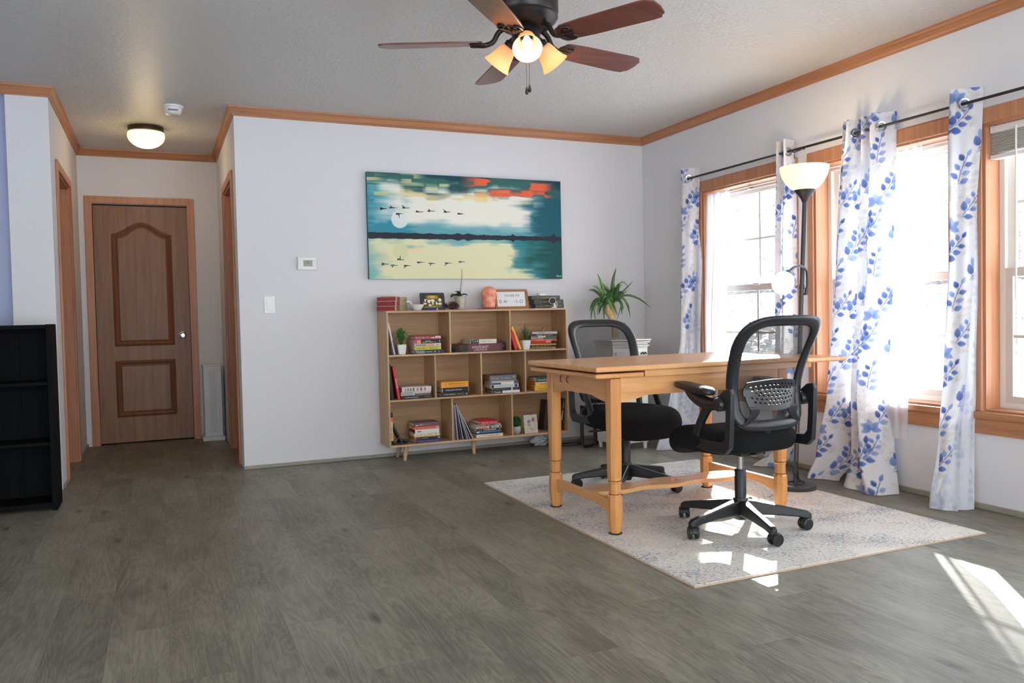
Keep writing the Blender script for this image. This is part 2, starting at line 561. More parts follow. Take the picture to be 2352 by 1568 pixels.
wallbox('wall_light_block', [(FARL - T, YB + 0.9, 0, R + T, YB + 1.0, H), (R, D + T, 0, R + T, YB + .9, H), (FARL - T, YL + .26, 0, FARL, YB + .9, H)])  # unseen enclosure added to stop light leaking in around the hall doors

# crown moulding, mitred, one object per wall
prof = [(0.0, -0.062), (0.006, -0.062), (0.010, -0.052), (0.016, -0.046), (0.028, -0.018), (0.034, -0.012), (0.036, 0.0), (0.0, 0.0)]
path = [(FARL, YL), (XL, YL), (XL, YB), (XH, YB), (XH, D), (R, D), (R, REAR)]
def offset_pt(i, d):
    p = Vector(path[i])
    def nrm(a, b):
        t = (Vector(b) - Vector(a)).normalized(); return Vector((t.y, -t.x))
    if i == 0: return p + nrm(path[0], path[1]) * d
    if i == len(path) - 1: return p + nrm(path[-2], path[-1]) * d
    n1 = nrm(path[i - 1], path[i]); n2 = nrm(path[i], path[i + 1])
    return p + (n1 + n2) * d / (1 + n1.dot(n2))
for i in range(len(path) - 1):
    mb = MB(); rows = []
    for k in (i, i + 1):
        rows.append([(*offset_pt(k, a), H + z) for a, z in prof])
    n = len(prof)
    vs = rows[0] + rows[1]
    fs = [(j, (j + 1) % n, n + (j + 1) % n, n + j) for j in range(n)] + [tuple(range(n)), tuple(range(2 * n - 1, n - 1, -1))]
    mb.add(vs, fs)
    alongx = abs(path[i][1] - path[i + 1][1]) < 1e-6
    struct(mb.build('trim_%d' % (i + 1), M_trimx if alongx else M_trimy), 'oak crown moulding along the ceiling')
# baseboards
mb = MB(); mb.box(XH + 0.003, D - 0.014, 0, R - .001, D, 0.024); struct(mb.build('baseboard_back', M_base, bevel=0.004))
mb = MB(); mb.box(R - 0.014, REAR, 0, R, D - 0.015, 0.03); struct(mb.build('baseboard_right', M_base, bevel=0.004))
mb = MB(); mb.box(XL, YL + .01, 0, XL + 0.012, hl0 - .06, 0.024); mb.box(XL, hl1 + .07, 0, XL + 0.012, YB, 0.024); struct(mb.build('baseboard_hall', M_base, bevel=0.004))

# ------------------------------------------------------------------ doors
def arch_poly(x0, x1, z0, z1, rise, n=16):
    """panel outline with cathedral top"""
    pts = [(x0, z0), (x1, z0), (x1, z1 - rise)]
    w = x1 - x0
    for k in range(1, n):
        t = k / n
        x = x1 - w * t
        s = 0.5 - 0.5 * math.cos(2 * PI * t)
        pts.append((x, z1 - rise + rise * s))
    pts.append((x0, z1 - rise))
    return pts
def ring(mb, outer, inner, y0, y1, mi=0):
    """flat ring between two outlines with the same count, front at y0"""
    n = len(outer)
    vs = [(a, y0, b) for a, b in outer] + [(a, y1, b) for a, b in inner]
    fs = [(j, (j + 1) % n, n + (j + 1) % n, n + j) for j in range(n)]
    mb.add(vs, fs, mi)
def inset(poly, d):
    cx = sum(p[0] for p in poly) / len(poly)
    xs = [p[0] for p in poly]; zs = [p[1] for p in poly]
    x0, x1, z0, z1 = min(xs), max(xs), min(zs), max(zs)
    sx = (x1 - x0 - 2 * d) / (x1 - x0); sz = (z1 - z0 - 2 * d) / (z1 - z0)
    return [((a - (x0 + x1) / 2) * sx + (x0 + x1) / 2, (c - (z0 + z1) / 2) * sz + (z0 + z1) / 2) for a, c in poly]
d1 = sroot('door_1', (-0.105, YB, 0))
mb = MB()
yf = YB + 0.035
mb.box(-0.464, yf, 0.012, 0.254, yf + 0.035, 1.985)
slab = mb.build('door_slab', M_doorw, d1, world=True)
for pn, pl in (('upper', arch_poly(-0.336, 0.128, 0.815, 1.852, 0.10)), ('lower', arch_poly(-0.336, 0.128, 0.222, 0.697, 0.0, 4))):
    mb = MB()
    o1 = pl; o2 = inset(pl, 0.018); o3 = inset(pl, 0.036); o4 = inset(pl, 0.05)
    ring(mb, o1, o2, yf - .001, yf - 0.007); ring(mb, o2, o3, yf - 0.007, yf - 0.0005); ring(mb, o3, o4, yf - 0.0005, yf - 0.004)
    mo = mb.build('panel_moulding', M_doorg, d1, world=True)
    mb = MB(); n = len(o4)
    mb.add([(a, yf - 0.004, c) for a, c in o4] + [(a, yf - .001, c) for a, c in o4], [tuple(range(n))] + [(j, (j + 1) % n, n + (j + 1) % n, n + j) for j in range(n)])
    mb.build('door_panel', M_doorw, mo)
mb = MB()
cw = 0.056
def casing(mb, x0, x1, zt, yw, th=0.017):
    mb.box(x0 - cw, yw - th, 0, x0, yw, zt + cw); mb.box(x1, yw - th, 0, x1 + cw, yw, zt + cw); mb.box(x0, yw - th, zt, x1, yw, zt + cw)
casing(mb, -0.466, 0.256, dz - 0.003, YB)
mb.box(-0.478, YB, 0, -0.466, YB + 0.1, dz); mb.box(0.256, YB, 0, 0.262, YB + .1, dz)
mb.build('door_casing', M_trimz, d1, world=True, bevel=0.005)
mb = MB()
Mk = Matrix.Translation((0.191, yf, 0.895)) @ Matrix.Rotation(PI / 2, 4, 'X')
mb.lathe([(0.0, 0.0), (0.032, 0.0), (0.032, 0.006), (0.014, 0.010), (0.012, 0.03), (0.024, 0.038), (0.027, 0.05), (0.02, 0.062), (0.0, 0.065)], 24, Mk)
mb.build('door_knob', M_chrome, d1, world=True, smooth=True)
def side_door(name, xw, y0, y1, sgn, n):
    """door in a hall wall; sgn=-1: the opening goes towards -x"""
    root = sroot(name, (xw, (y0 + y1) / 2, 0))
    mb = MB()
    t = 0.015 * (-sgn)
    def bb(xa, ya, za, xb, yb, zb): mb.box(min(xa, xb), ya, za, max(xa, xb), yb, zb)
    bb(xw, y0 - cw, 0, xw + t, y0, dz + cw); bb(xw, y1, 0, xw + t, y1 + cw, dz + cw); bb(xw, y0, dz, xw + t, y1, dz + cw)
    mb.build('door_casing', M_trimz, root, world=True, bevel=0.004)
    mb = MB()
    xd = xw + sgn * 0.12
    bb(xw, y0, 0, xd, y0 + 0.012, dz); bb(xw, y1 - 0.012, 0, xd, y1, dz); bb(xw, y0 + .012, dz - 0.012, xd, y1 - .012, dz)
    mb.build('door_jamb', M_trimz, root, world=True)
    mb = MB()
    bb(xd - sgn * 0.038, y0 + .014, 0.01, xd - sgn * .003, y1 - .014, dz - .014)
    mb.build('door_slab', M_doorw, root, world=True)
side_door('door_2', XL, hl0, hl1, -1, 2)
side_door('door_3', XH, hr0, hr1, 1, 3)

# ------------------------------------------------------------------ windows
def glass_material():
    m, nt, b = new_mat('window_glass'); L = nt.links
    nt.nodes.remove(b)
    tr = nt.nodes.new('ShaderNodeBsdfTransparent'); tr.inputs[0].default_value = (0.96, 0.98, 0.98, 1)
    gl = nt.nodes.new('ShaderNodeBsdfGlossy'); gl.inputs['Roughness'].default_value = 0.02
    lw = nt.nodes.new('ShaderNodeLayerWeight'); lw.inputs[0].default_value = 0.5
    pw = nt.nodes.new('ShaderNodeMath'); pw.operation = 'POWER'; L.new(lw.outputs['Facing'], pw.inputs[0]); pw.inputs[1].default_value = 4.0
    fr = nt.nodes.new('ShaderNodeMath'); fr.operation = 'MULTIPLY_ADD'; L.new(pw.outputs[0], fr.inputs[0]); fr.inputs[1].default_value = 0.6; fr.inputs[2].default_value = 0.03
    mx = nt.nodes.new('ShaderNodeMixShader'); L.new(fr.outputs[0], mx.inputs[0]); L.new(tr.outputs[0], mx.inputs[1]); L.new(gl.outputs[0], mx.inputs[2])
    # translucent film added to imitate glare veiling the view outside
    tl = nt.nodes.new('ShaderNodeBsdfTranslucent'); tl.inputs[0].default_value = (1, 1, 1, 1)
    tc = nt.nodes.new('ShaderNodeTexCoord'); n = nt.nodes.new('ShaderNodeTexNoise'); n.inputs['Scale'].default_value = 40
    L.new(tc.outputs['Object'], n.inputs['Vector'])
    mr = nt.nodes.new('ShaderNodeMapRange'); mr.inputs[1].default_value = 0.3; mr.inputs[2].default_value = 0.75; mr.inputs[3].default_value = 0.03; mr.inputs[4].default_value = 0.07
    L.new(n.outputs['Fac'], mr.inputs[0])
    m2 = nt.nodes.new('ShaderNodeMixShader'); L.new(mr.outputs[0], m2.inputs[0]); L.new(mx.outputs[0], m2.inputs[1]); L.new(tl.outputs[0], m2.inputs[2])
    L.new(m2.outputs[0], nt.nodes['Material Output'].inputs[0])
    return m
M_glass = glass_material()
def make_window(idx, y0, y1):
    w = sroot('window_%d' % idx, (R, (y0 + y1) / 2, wz0))
    c = 0.046
    mb = MB()
    mb.box(R - 0.017, y0 - c, wz0, R, y0, wz1 + 0.075); mb.box(R - 0.017, y1, wz0, R, y1 + c, wz1 + 0.075); mb.box(R - 0.017, y0, wz1, R, y1, wz1 + 0.075)
    mb.build('window_casing', M_trimz, w, world=True, bevel=0.004)
    mb = MB()
    mb.box(R, y0, wz0, R + 0.105, y0 + 0.012, wz1); mb.box(R, y1 - 0.012, wz0, R + 0.105, y1, wz1); mb.box(R, y0 + .012, wz1 - 0.012, R + 0.105, y1 - .012, wz1)
    mb.build('window_jamb', M_trimz, w, world=True)
    mb = MB(); mb.box(R - 0.03, y0 - c, wz0 - 0.035, R + 0.0, y1 + c, wz0); mb.box(R, y0, wz0 - .0, R + 0.105, y1, wz0 + .012)
    mb.build('window_sill', M_trimy, w, world=True, bevel=0.005)
    mb = MB(); mb.box(R - 0.015, y0 - c, wz0 - 0.11, R, y1 + c, wz0 - 0.035)
    mb.build('window_apron', M_trimy, w, world=True, bevel=0.003)
    # vinyl frame
    a, b2 = y0 + 0.012, y1 - 0.012
    z0, z1 = wz0 + 0.012, wz1 - 0.012
    mb = MB(); f = 0.028
    xf0, xf1 = R + 0.098, R + T
    mb.box(xf0, a, z0, xf1, a + f, z1); mb.box(xf0, b2 - f, z0, xf1, b2, z1); mb.box(xf0, a + f, z1 - f, xf1, b2 - f, z1); mb.box(xf0, a + f, z0, xf1, b2 - f, z0 + f)
    mb.build('window_frame', M_vinyl, w, world=True, bevel=0.002)
    zm = 1.165
    def sash(name, za, zb, x, m):
        mb = MB(); s = 0.042
        ya, yb = a + f - .004, b2 - f + .004
        mb.box(x, ya, za, x + 0.022, ya + s, zb); mb.box(x, yb - s, za, x + 0.022, yb, zb)
        mb.box(x, ya + s, za, x + 0.022, yb - s, za + s); mb.box(x, ya + s, zb - s, x + 0.022, yb - s, zb)
        ym = (ya + yb) / 2; zz = (za + zb) / 2
        mb.box(x + .007, ym - 0.008, za + s, x + 0.015, ym + 0.008, zb - s)
        mb.box(x + .007, ya + s, zz - 0.008, x + 0.015, ym - .008, zz + 0.008); mb.box(x + .007, ym + .008, zz - 0.008, x + 0.015, yb - s, zz + 0.008)
        so = mb.build(name, m, w, world=True, bevel=0.002)
        mb = MB(); mb.box(x + 0.010, ya + s - .003, za + s - .003, x + 0.012, yb - s + .003, zb - s + .003)
        mb.build('pane', M_glass, so, world=True)
    sash('lower_sash', z0 + 0.02, zm + 0.02, R + 0.100, M_sash)
    sash('upper_sash', zm - 0.02, z1 - 0.01, R + 0.124, M_vinyl)
    mb = MB(); mb.box(R + 0.09, (a + b2) / 2 - 0.03, zm + 0.012, R + 0.112, (a + b2) / 2 + 0.03, zm + 0.03)
    mb.build('sash_lock', M_white, w, world=True, bevel=0.003)
for i, (a, c) in enumerate(wins): make_window(i + 1, a, c)

# ------------------------------------------------------------------ outdoors
def snow():
    mb = MB(); P = []
    rs = np.random.RandomState(3)
    for i in range(60):
        row = []
        for j in range(60):
            x = 3.9 + (i / 59) ** 1.6 * 70; y = -40 + j / 59 * 120
            z = -0.75 + 0.10 * math.sin(x * .9 + y * .35) + 0.08 * math.sin(y * 1.3 - x * .4)
            d = x - 3.9
            z += 1.1 * math.exp(-((d - 9 - 1.5 * math.sin(y * .25)) / 2.2) ** 2) * (0.8 + .3 * math.sin(y * .8)) + max(0, d - 14) * .035
            row.append((x, y, z))
        P.append(row)
    mb.grid(P)
    return mb
m_snow = mat('snow', (238, 243, 250), 0.7, bump=0.3, bscale=3)
o = snow().build('snow', m_snow, smooth=True, recalc=False)
o['kind'] = 'stuff'; o['label'] = 'banked snow covering the yard outside the windows'; o['category'] = 'snow'
mb = MB(); mb.box(-30, -40, -0.9, 3.8, -2.75, -0.7)
o = mb.build('snow', m_snow); o['kind'] = 'stuff'; o['label'] = 'flat snow behind the house'; o['category'] = 'snow'
M_bark = mat('bark', (120, 108, 98), 0.9, bump=0.5, bscale=12)
M_leafs = [mat('fir_green', (74, 88, 70), 0.9, var=0.3), mat('pine_grey', (86, 92, 80), 0.9, var=0.3), mat('bare_brush', (98, 94, 84), 0.9, var=0.3)]
def tree(x, y, h, kind, label):
    t = thing('tree', label, 'tree', (x, y, -0.6), (0, 0, 0), 'trees beyond the yard')
    mb = MB(); mb.tube([(0, 0, -.2), (0, 0, h * .5), (0.1, 0, h * .97)], [h * .022, h * .015, .02], 8)
    mb.build('trunk', M_bark, t, smooth=True)
    rs = random.Random(int(x * 31 + y * 17)); mb = MB()
    for k in range(3200 if kind == 2 else 1500):
        z = h * (0.12 + 0.86 * rs.random() ** 0.9)
        rr = (h - z) * (0.26 if kind == 0 else .34) * math.sqrt(rs.random()) + .05
        if kind == 2: rr = 1.9 * math.sqrt(rs.random()) * math.sqrt(max(.02, 1 - (z / h) ** 2))
        an = rs.random() * 2 * PI
        p = Vector((rr * math.cos(an), rr * math.sin(an), z))
        s = (.07 + .07 * rs.random()) if kind == 2 else (.12 + .12 * rs.random())
        a = Vector((math.cos(an), math.sin(an), -.35 + .5 * rs.random())) * s * 1.5; b = Vector((-math.sin(an), math.cos(an), rs.random() - .5)) * s * .6
        mb.add([p - b, p + a, p + b, p - a * .4], [(0, 1, 2, 3)])
    mb.build('foliage', M_leafs[kind], t, recalc=False)
tl = [(17, 18.5, 6.6, 0), (20.5, 25, 7.5, 1), (15, 23.5, 5.4, 1), (21, 15.8, 6.2, 0), (17, 12.5, 6.2, 0), (22.5, 9.5, 7.4, 1), (17, 8.4, 5.2, 0), (26, 31, 8.5, 0), (27, 21, 8.2, 1), (24, 12.8, 7, 1), (22, 4.5, 7.5, 0), (25, 38, 9, 1)] + [(14.5, 5.2 + 2.9 * i + .5 * math.sin(i * 3), 2.6 + .5 * math.cos(i * 2), 2) for i in range(8)]
for i, (x, y, h, k) in enumerate(tl):
    tree(x, y, h, k, ['narrow fir tree beyond the snow bank', 'broad pine tree beyond the snow bank', 'low grey brush just beyond the snow bank'][k])
# ------------------------------------------------------------------ rug
def rug_material():
    m, nt, b = new_mat('rug'); L = nt.links; N = nt.nodes.new
    tc = N('ShaderNodeTexCoord')
    m1 = N('ShaderNodeMapping'); m1.inputs['Scale'].default_value = (34, 80, 1); L.new(tc.outputs['Object'], m1.inputs[0])
    n1 = N('ShaderNodeTexNoise'); n1.inputs['Scale'].default_value = 1.6; n1.inputs['Detail'].default_value = 6; n1.inputs['Roughness'].default_value = 0.75; L.new(m1.outputs[0], n1.inputs['Vector'])
    m2 = N('ShaderNodeMapping'); m2.inputs['Scale'].default_value = (2.2, 3.4, 1); L.new(tc.outputs['Object'], m2.inputs[0])
    n2 = N('ShaderNodeTexNoise'); n2.inputs['Scale'].default_value = 1.4; n2.inputs['Detail'].default_value = 5; n2.inputs['Roughness'].default_value = 0.6; L.new(m2.outputs[0], n2.inputs['Vector'])
    ad = N('ShaderNodeMath'); ad.operation = 'MULTIPLY_ADD'; L.new(n2.outputs['Fac'], ad.inputs[0]); ad.inputs[1].default_value = 0.42; L.new(n1.outputs['Fac'], ad.inputs[2])
    r = N('ShaderNodeValToRGB'); e = r.color_ramp.elements
    e[0].position = 0.715; e[0].color = (*lin((222, 217, 207)), 1)
    e[1].position = 0.86; e[1].color = (*lin((84, 94, 114)), 1)
    k = e.new(0.785); k.color = (*lin((170, 174, 182)), 1)
    L.new(ad.outputs[0], r.inputs[0])
    n3 = N('ShaderNodeTexNoise'); n3.inputs['Scale'].default_value = 5; n3.inputs['Detail'].default_value = 4; L.new(tc.outputs['Object'], n3.inputs['Vector'])
    mx = N('ShaderNodeMix'); mx.data_type = 'RGBA'; mr = N('ShaderNodeMapRange'); mr.inputs[1].default_value = .45; mr.inputs[2].default_value = .75; mr.inputs[3].default_value = 0; mr.inputs[4].default_value = .3
    L.new(n3.outputs['Fac'], mr.inputs[0]); L.new(mr.outputs[0], mx.inputs[0]); L.new(r.outputs[0], mx.inputs[6]); mx.inputs[7].default_value = (*lin((190, 165, 135)), 1)
    L.new(mx.outputs[2], b.inputs['Base Color']); b.inputs['Roughness'].default_value = 0.95; b.inputs['Specular IOR Level'].default_value = 0.1
    bp = N('ShaderNodeBump'); bp.inputs['Strength'].default_value = 0.6; bp.inputs['Distance'].default_value = 0.006
    n4 = N('ShaderNodeTexNoise'); n4.inputs['Scale'].default_value = 160; L.new(tc.outputs['Object'], n4.inputs['Vector'])
    L.new(n4.outputs['Fac'], bp.inputs['Height']); L.new(bp.outputs[0], b.inputs['Normal'])
    return m
RX0, RX1, RY0, RY1 = 1.762, 3.305, 2.42, 4.50
rug = thing('area_rug', 'cream rug speckled with grey-blue lying under the wooden table', 'rug', (2.53, 3.46, 0))
mb = MB(); mb.box(RX0, RY0, 0.0005, RX1, RY1, 0.0085)
mb.build('pile', rug_material(), rug, world=True, bevel=0.003)
mb = MB()
mb.box(RX0 - .005, RY0 - .005, 0.0003, RX1 + .005, RY0, 0.006); mb.box(RX0 - .005, RY1, 0.0003, RX1 + .005, RY1 + .005, 0.006)
mb.box(RX0 - .005, RY0, 0.0003, RX0, RY1, 0.006); mb.box(RX1, RY0, 0.0003, RX1 + .005, RY1, 0.006)
mb.build('binding', mat('rug_binding', (200, 178, 150), .9), rug, world=True)

# ------------------------------------------------------------------ draw-leaf table
M_pinex = wood('honey_pine_x', (232, 178, 118), (206, 142, 84), (1.8, 26, 26), 0.32, bump=0.04, coat=0.35)
M_piney = wood('honey_pine_y', (228, 172, 112), (202, 138, 80), (26, 1.8, 26), 0.34, bump=0.04, coat=0.3)
M_pinez = wood('honey_pine_z', (226, 166, 100), (196, 128, 68), (22, 22, 1.6), 0.36, bump=0.05, coat=0.25)
M_pined = mat('pine_dark_groove', (120, 66, 30), 0.5)
ZR = 0.0085
tb = thing('draw_leaf_table', 'honey-coloured wooden draw-leaf table with heart-cut stretcher on the cream rug', 'table', (2.347, 3.457, ZR))
lx0, lx1, ly0, ly1 = 1.869, 2.825, 3.159, 3.755
mb = MB(); mb.box(1.752, 3.10, 0.746, 2.953, 3.82, 0.770)
mb.build('tabletop', M_pinex, tb, world=True, bevel=0.007, seg=3)
mb = MB(); mb.box(1.757, 3.112, 0.716, 2.008, 3.808, 0.738)
mb.build('left_leaf', M_piney, tb, world=True, bevel=0.008, seg=3)['label'] = 'leaf pushed in under the tabletop'
mb = MB(); mb.box(2.956, 3.104, 0.738, 3.222, 3.816, 0.760)
mb.build('right_leaf', M_piney, tb, world=True, bevel=0.008, seg=3)['label'] = 'leaf pulled out beyond the tabletop'
mb = MB(); mb.box(2.012, 3.114, 0.716, 2.94, 3.806, 0.7455)
mb.build('centre_board', M_pinex, tb, world=True, bevel=0.002)
for y in (3.24, 3.66):
    mb = MB(); mb.box(2.86, y - .012, 0.705, 3.10, y + .012, 0.7375)
    mb.build('leaf_runner', M_pinez, tb, world=True)
# aprons with a shallow arch
def apron(p0, p1, th, z1, zc, rise, name, m, inner):
    mb = MB(); n = 20; d = Vector(p1) - Vector(p0); L_ = d.length; t = d / L_; nn = Vector((-t.y, t.x)) * th * inner
    front = []; 
    for k in range(n + 1):
        s = k / n; q = Vector(p0) + d * s
        a = min(s, 1 - s) * L_
        zz = zc + rise * min(1, a / 0.14) ** 1.0 * (1 if a >= .14 else (0.5 - 0.5 * math.cos(PI * a / .14)) ** .5)
        front.append((q, zz))
    vs = []; fs = []
    for q, zz in front:
        vs += [(q.x, q.y, zz), (q.x, q.y, z1), (q.x + nn.x, q.y + nn.y, z1), (q.x + nn.x, q.y + nn.y, zz)]
    for k in range(n):
        a = 4 * k; b = a + 4
        for i in range(4):
            j = (i + 1) % 4; fs.append((a + i, a + j, b + j, b + i))
    fs += [(0, 1, 2, 3), tuple(4 * n + i for i in (3, 2, 1, 0))]
    mb.add(vs, fs); return mb.build(name, m, tb, world=True)
h = 0.027
apron((lx0 + h, ly0 - .022), (lx1 - h, ly0 - .022), .02, .716, .603, .028, 'apron', M_pinex, 1)
apron((lx0 + h, ly1 + .022), (lx1 - h, ly1 + .022), .02, .716, .603, .028, 'apron', M_pinex, -1)
apron((lx0 - .02, ly0 + h), (lx0 - .02, ly1 - h), .02, .716, .605, .022, 'apron', M_piney, -1)
apron((lx1 + .02, ly0 + h), (lx1 + .02, ly1 - h), .02, .716, .605, .022, 'apron', M_piney, 1)
def leg_mesh(cx, cy):
    mb = MB()
    prof = [(0.0, 0.0), (0.024, 0.0), (0.031, 0.03), (0.0345, 0.07), (0.036, 0.125), (0.034, 0.165), (0.029, 0.172), (0.027, 0.178), (0.0275, 0.225), (0.031, 0.232), (0.029, 0.236), (0.031, 0.242)]
    Mx = Matrix.Translation((cx, cy, ZR + .004))
    # octagonal foot and neck
    rows = []
    for r, z in prof[1:]:
        rows.append([Mx @ Vector((r * math.cos(PI / 8 + k * PI / 4) * 1.0, r * math.sin(PI / 8 + k * PI / 4), z)) for k in range(8)])
    # square upper part, chamfered
    for z, a, ch in ((0.25, .027, .010), (0.28, .0285, .012), (0.34, .0285, .010), (0.59, .028, .005), (0.70, .028, .003)):
        q = []
        for sx, sy in ((1, 0), (1, 1), (0, 1), (-1, 1), (-1, 0), (-1, -1), (0, -1), (1, -1)): pass
        pts = [(a, a - ch), (a - ch, a), (-a + ch, a), (-a, a - ch), (-a, -a + ch), (-a + ch, -a), (a - ch, -a), (a, -a + ch)]
        rows.append([Mx @ Vector((x, y, z)) for x, y in pts])
    mb.grid(rows, close_u=True)
    n = len(rows)
    mb.f.append(tuple(range(7, -1, -1))); mb.f.append(tuple((n - 1) * 8 + k for k in range(8))); mb.mi += [0, 0]
    o = mb.build('leg', M_pinez, tb, world=True, bevel=0.0015)
    mb = MB(); mb.lathe([(0, 0), (.030, 0), (.031, .004), (0, .004)], 20, Matrix.Translation((cx, cy, ZR + .0002)))
    mb.build('foot_pad', mat('felt_black', (30, 28, 26), .9), o, world=True)
    for z, r in ((0.1775, .0272), (0.2375, .0296)):
        mb = MB(); mb.lathe([(r, z - .002), (r + .001, z), (r, z + .002)], 16, Mx, caps=False)
        mb.build('groove_line', M_pined, o, world=True)
for x in (lx0, lx1):
    for y in (ly0, ly1): leg_mesh(x, y)
# end stretchers (arched) and shelf stretcher with heart cut-outs
def end_stretch(x):
    mb = MB(); n = 16; rows = []
    for k in range(n + 1):
        s = k / n; y = ly0 + .02 + (ly1 - ly0 - .04) * s
        e = abs(s - .5) * 2
        zt = 0.158; zb = 0.118 - 0.035 * e ** 4
        rows.append([(x - .011, y, zb), (x - .011, y, zt), (x + .011, y, zt), (x + .011, y, zb)])
    mb.grid(rows, close_u=True); mb.f += [(0, 1, 2, 3), tuple(4 * n + i for i in (3, 2, 1, 0))]; mb.mi += [0, 0]
    mb.build('end_stretcher', M_piney, tb, world=True, bevel=0.003)
end_stretch(lx0); end_stretch(lx1)
def shelf_stretcher():
    bm = bmesh.new()
    x0, x1 = lx0 + .011, lx1 - .011; n = 48; yc = 3.457
    up = []; lo = []
    for k in range(n + 1):
        x = x0 + (x1 - x0) * k / n
        s = abs((x - (x0 + x1) / 2) / ((x1 - x0) / 2))
        w = 0.062 + 0.022 * math.cos(s * PI * 2.0) * (1 if s < .5 else -1 * math.cos(2 * PI * s)) * 0.7
        w = 0.07 + 0.014 * math.cos(s * PI * 3.0) - 0.012 * (s > .93)
        up.append((x, yc + w)); lo.append((x, yc - w))
    outer = lo + up[::-1]
    hearts = []
    for cx, sg in ((2.262, -1), (2.405, 1)):
        pts = []
        for k in range(24):
            t = 2 * PI * k / 24
            hx = 16 * math.sin(t) ** 3; hy = 13 * math.cos(t) - 5 * math.cos(2 * t) - 2 * math.cos(3 * t) - math.cos(4 * t)
            pts.append((cx + sg * hy * .0017, yc + hx * .0017))
        hearts.append(pts)
    edges = []
    for loop in [outer] + hearts:
        vs = [bm.verts.new((a, b, .128)) for a, b in loop]
        for i in range(len(vs)): edges.append(bm.edges.new((vs[i], vs[(i + 1) % len(vs)])))
    bmesh.ops.triangle_fill(bm, use_beauty=True, edges=edges)
    r = bmesh.ops.extrude_face_region(bm, geom=bm.faces[:])
    bmesh.ops.translate(bm, vec=(0, 0, 0.02), verts=[v for v in r['geom'] if isinstance(v, bmesh.types.BMVert)])
    bmesh.ops.recalc_face_normals(bm, faces=bm.faces)
    Mi = rootm(tb).inverted(); bm.transform(Mi)
    me = bpy.data.meshes.new('shelf_stretcher'); bm.to_mesh(me); bm.free(); me.materials.append(M_pinex)
    o = bpy.data.objects.new('shelf_stretcher', me); C.objects.link(o); o.parent = tb
    md = o.modifiers.new('bevel', 'BEVEL'); md.width = .003; md.segments = 2; md.limit_method = 'ANGLE'; md.angle_limit = .8
shelf_stretcher()
# hooks and knot plug under the left end
for y in (3.62, 3.55):
    mb = MB(); mb.tube([(lx0 - .021, y, .70), (lx0 - .03, y, .695), (lx0 - .033, y - .004, .675), (lx0 - .026, y - .004, .668)], .0022, 6)
    mb.build('hook', M_bronze, tb, world=True, smooth=True)

# ------------------------------------------------------------------ office chairs
def mesh_fabric():
    m, nt, b = new_mat('chair_mesh'); L = nt.links; N = nt.nodes.new
    tc = N('ShaderNodeTexCoord'); sp = N('ShaderNodeSeparateXYZ'); L.new(tc.outputs['Object'], sp.inputs[0])
    def mm(op, a, bb):
        x = N('ShaderNodeMath'); x.operation = op
        for i, q in enumerate((a, bb)):
            if q is None: continue
            if isinstance(q, (int, float)): x.inputs[i].default_value = q
            else: L.new(q, x.inputs[i])
        return x.outputs[0]
    s1 = mm('SINE', mm('MULTIPLY', mm('ADD', sp.outputs['Y'], sp.outputs['Z']), 1300.0), None)
    s2 = mm('SINE', mm('MULTIPLY', mm('SUBTRACT', sp.outputs['Y'], sp.outputs['Z']), 1300.0), None)
    mul = mm('MULTIPLY', s1, s2)
    fac = mm('GREATER_THAN', mul, 0.22)   # holes
    fac = mm('MULTIPLY', fac, 0.92)
    tr = N('ShaderNodeBsdfTransparent'); mx = N('ShaderNodeMixShader')
    L.new(fac, mx.inputs[0]); L.new(b.outputs[0], mx.inputs[1]); L.new(tr.outputs[0], mx.inputs[2])
    b.inputs['Base Color'].default_value = (*lin((42, 44, 48)), 1); b.inputs['Roughness'].default_value = .6
    L.new(mx.outputs[0], nt.nodes['Material Output'].inputs[0])
    return m
M_mesh = mesh_fabric()
M_seat = mat('black_fabric', (20, 21, 23), 0.9, bump=0.4, bscale=500, spec=.2)
M_frame = mat('chair_frame_plastic', (30, 33, 37), 0.36, bump=0.04, bscale=600)
def superl(t, n):
    c, s = math.cos(t), math.sin(t)
    return math.copysign(abs(c) ** (2 / n), c), math.copysign(abs(s) ** (2 / n), s)
def a_prof(z):
    """forward offset of the backrest against height"""
    pts = [(0.40, -.205), (0.48, -.212), (0.56, -.200), (0.66, -.190), (0.76, -.215), (0.86, -.270), (0.98, -.350)]
    for (z0, a0), (z1, a1) in zip(pts, pts[1:]):
        if z <= z1 or z1 == pts[-1][0]:
            t = (z - z0) / (z1 - z0); t = max(0, min(1.2, t)); return a0 + (a1 - a0) * t
def back_pt(b, z):
    return Vector((a_prof(z) + 0.05 * (b / .24) ** 2, b, z))
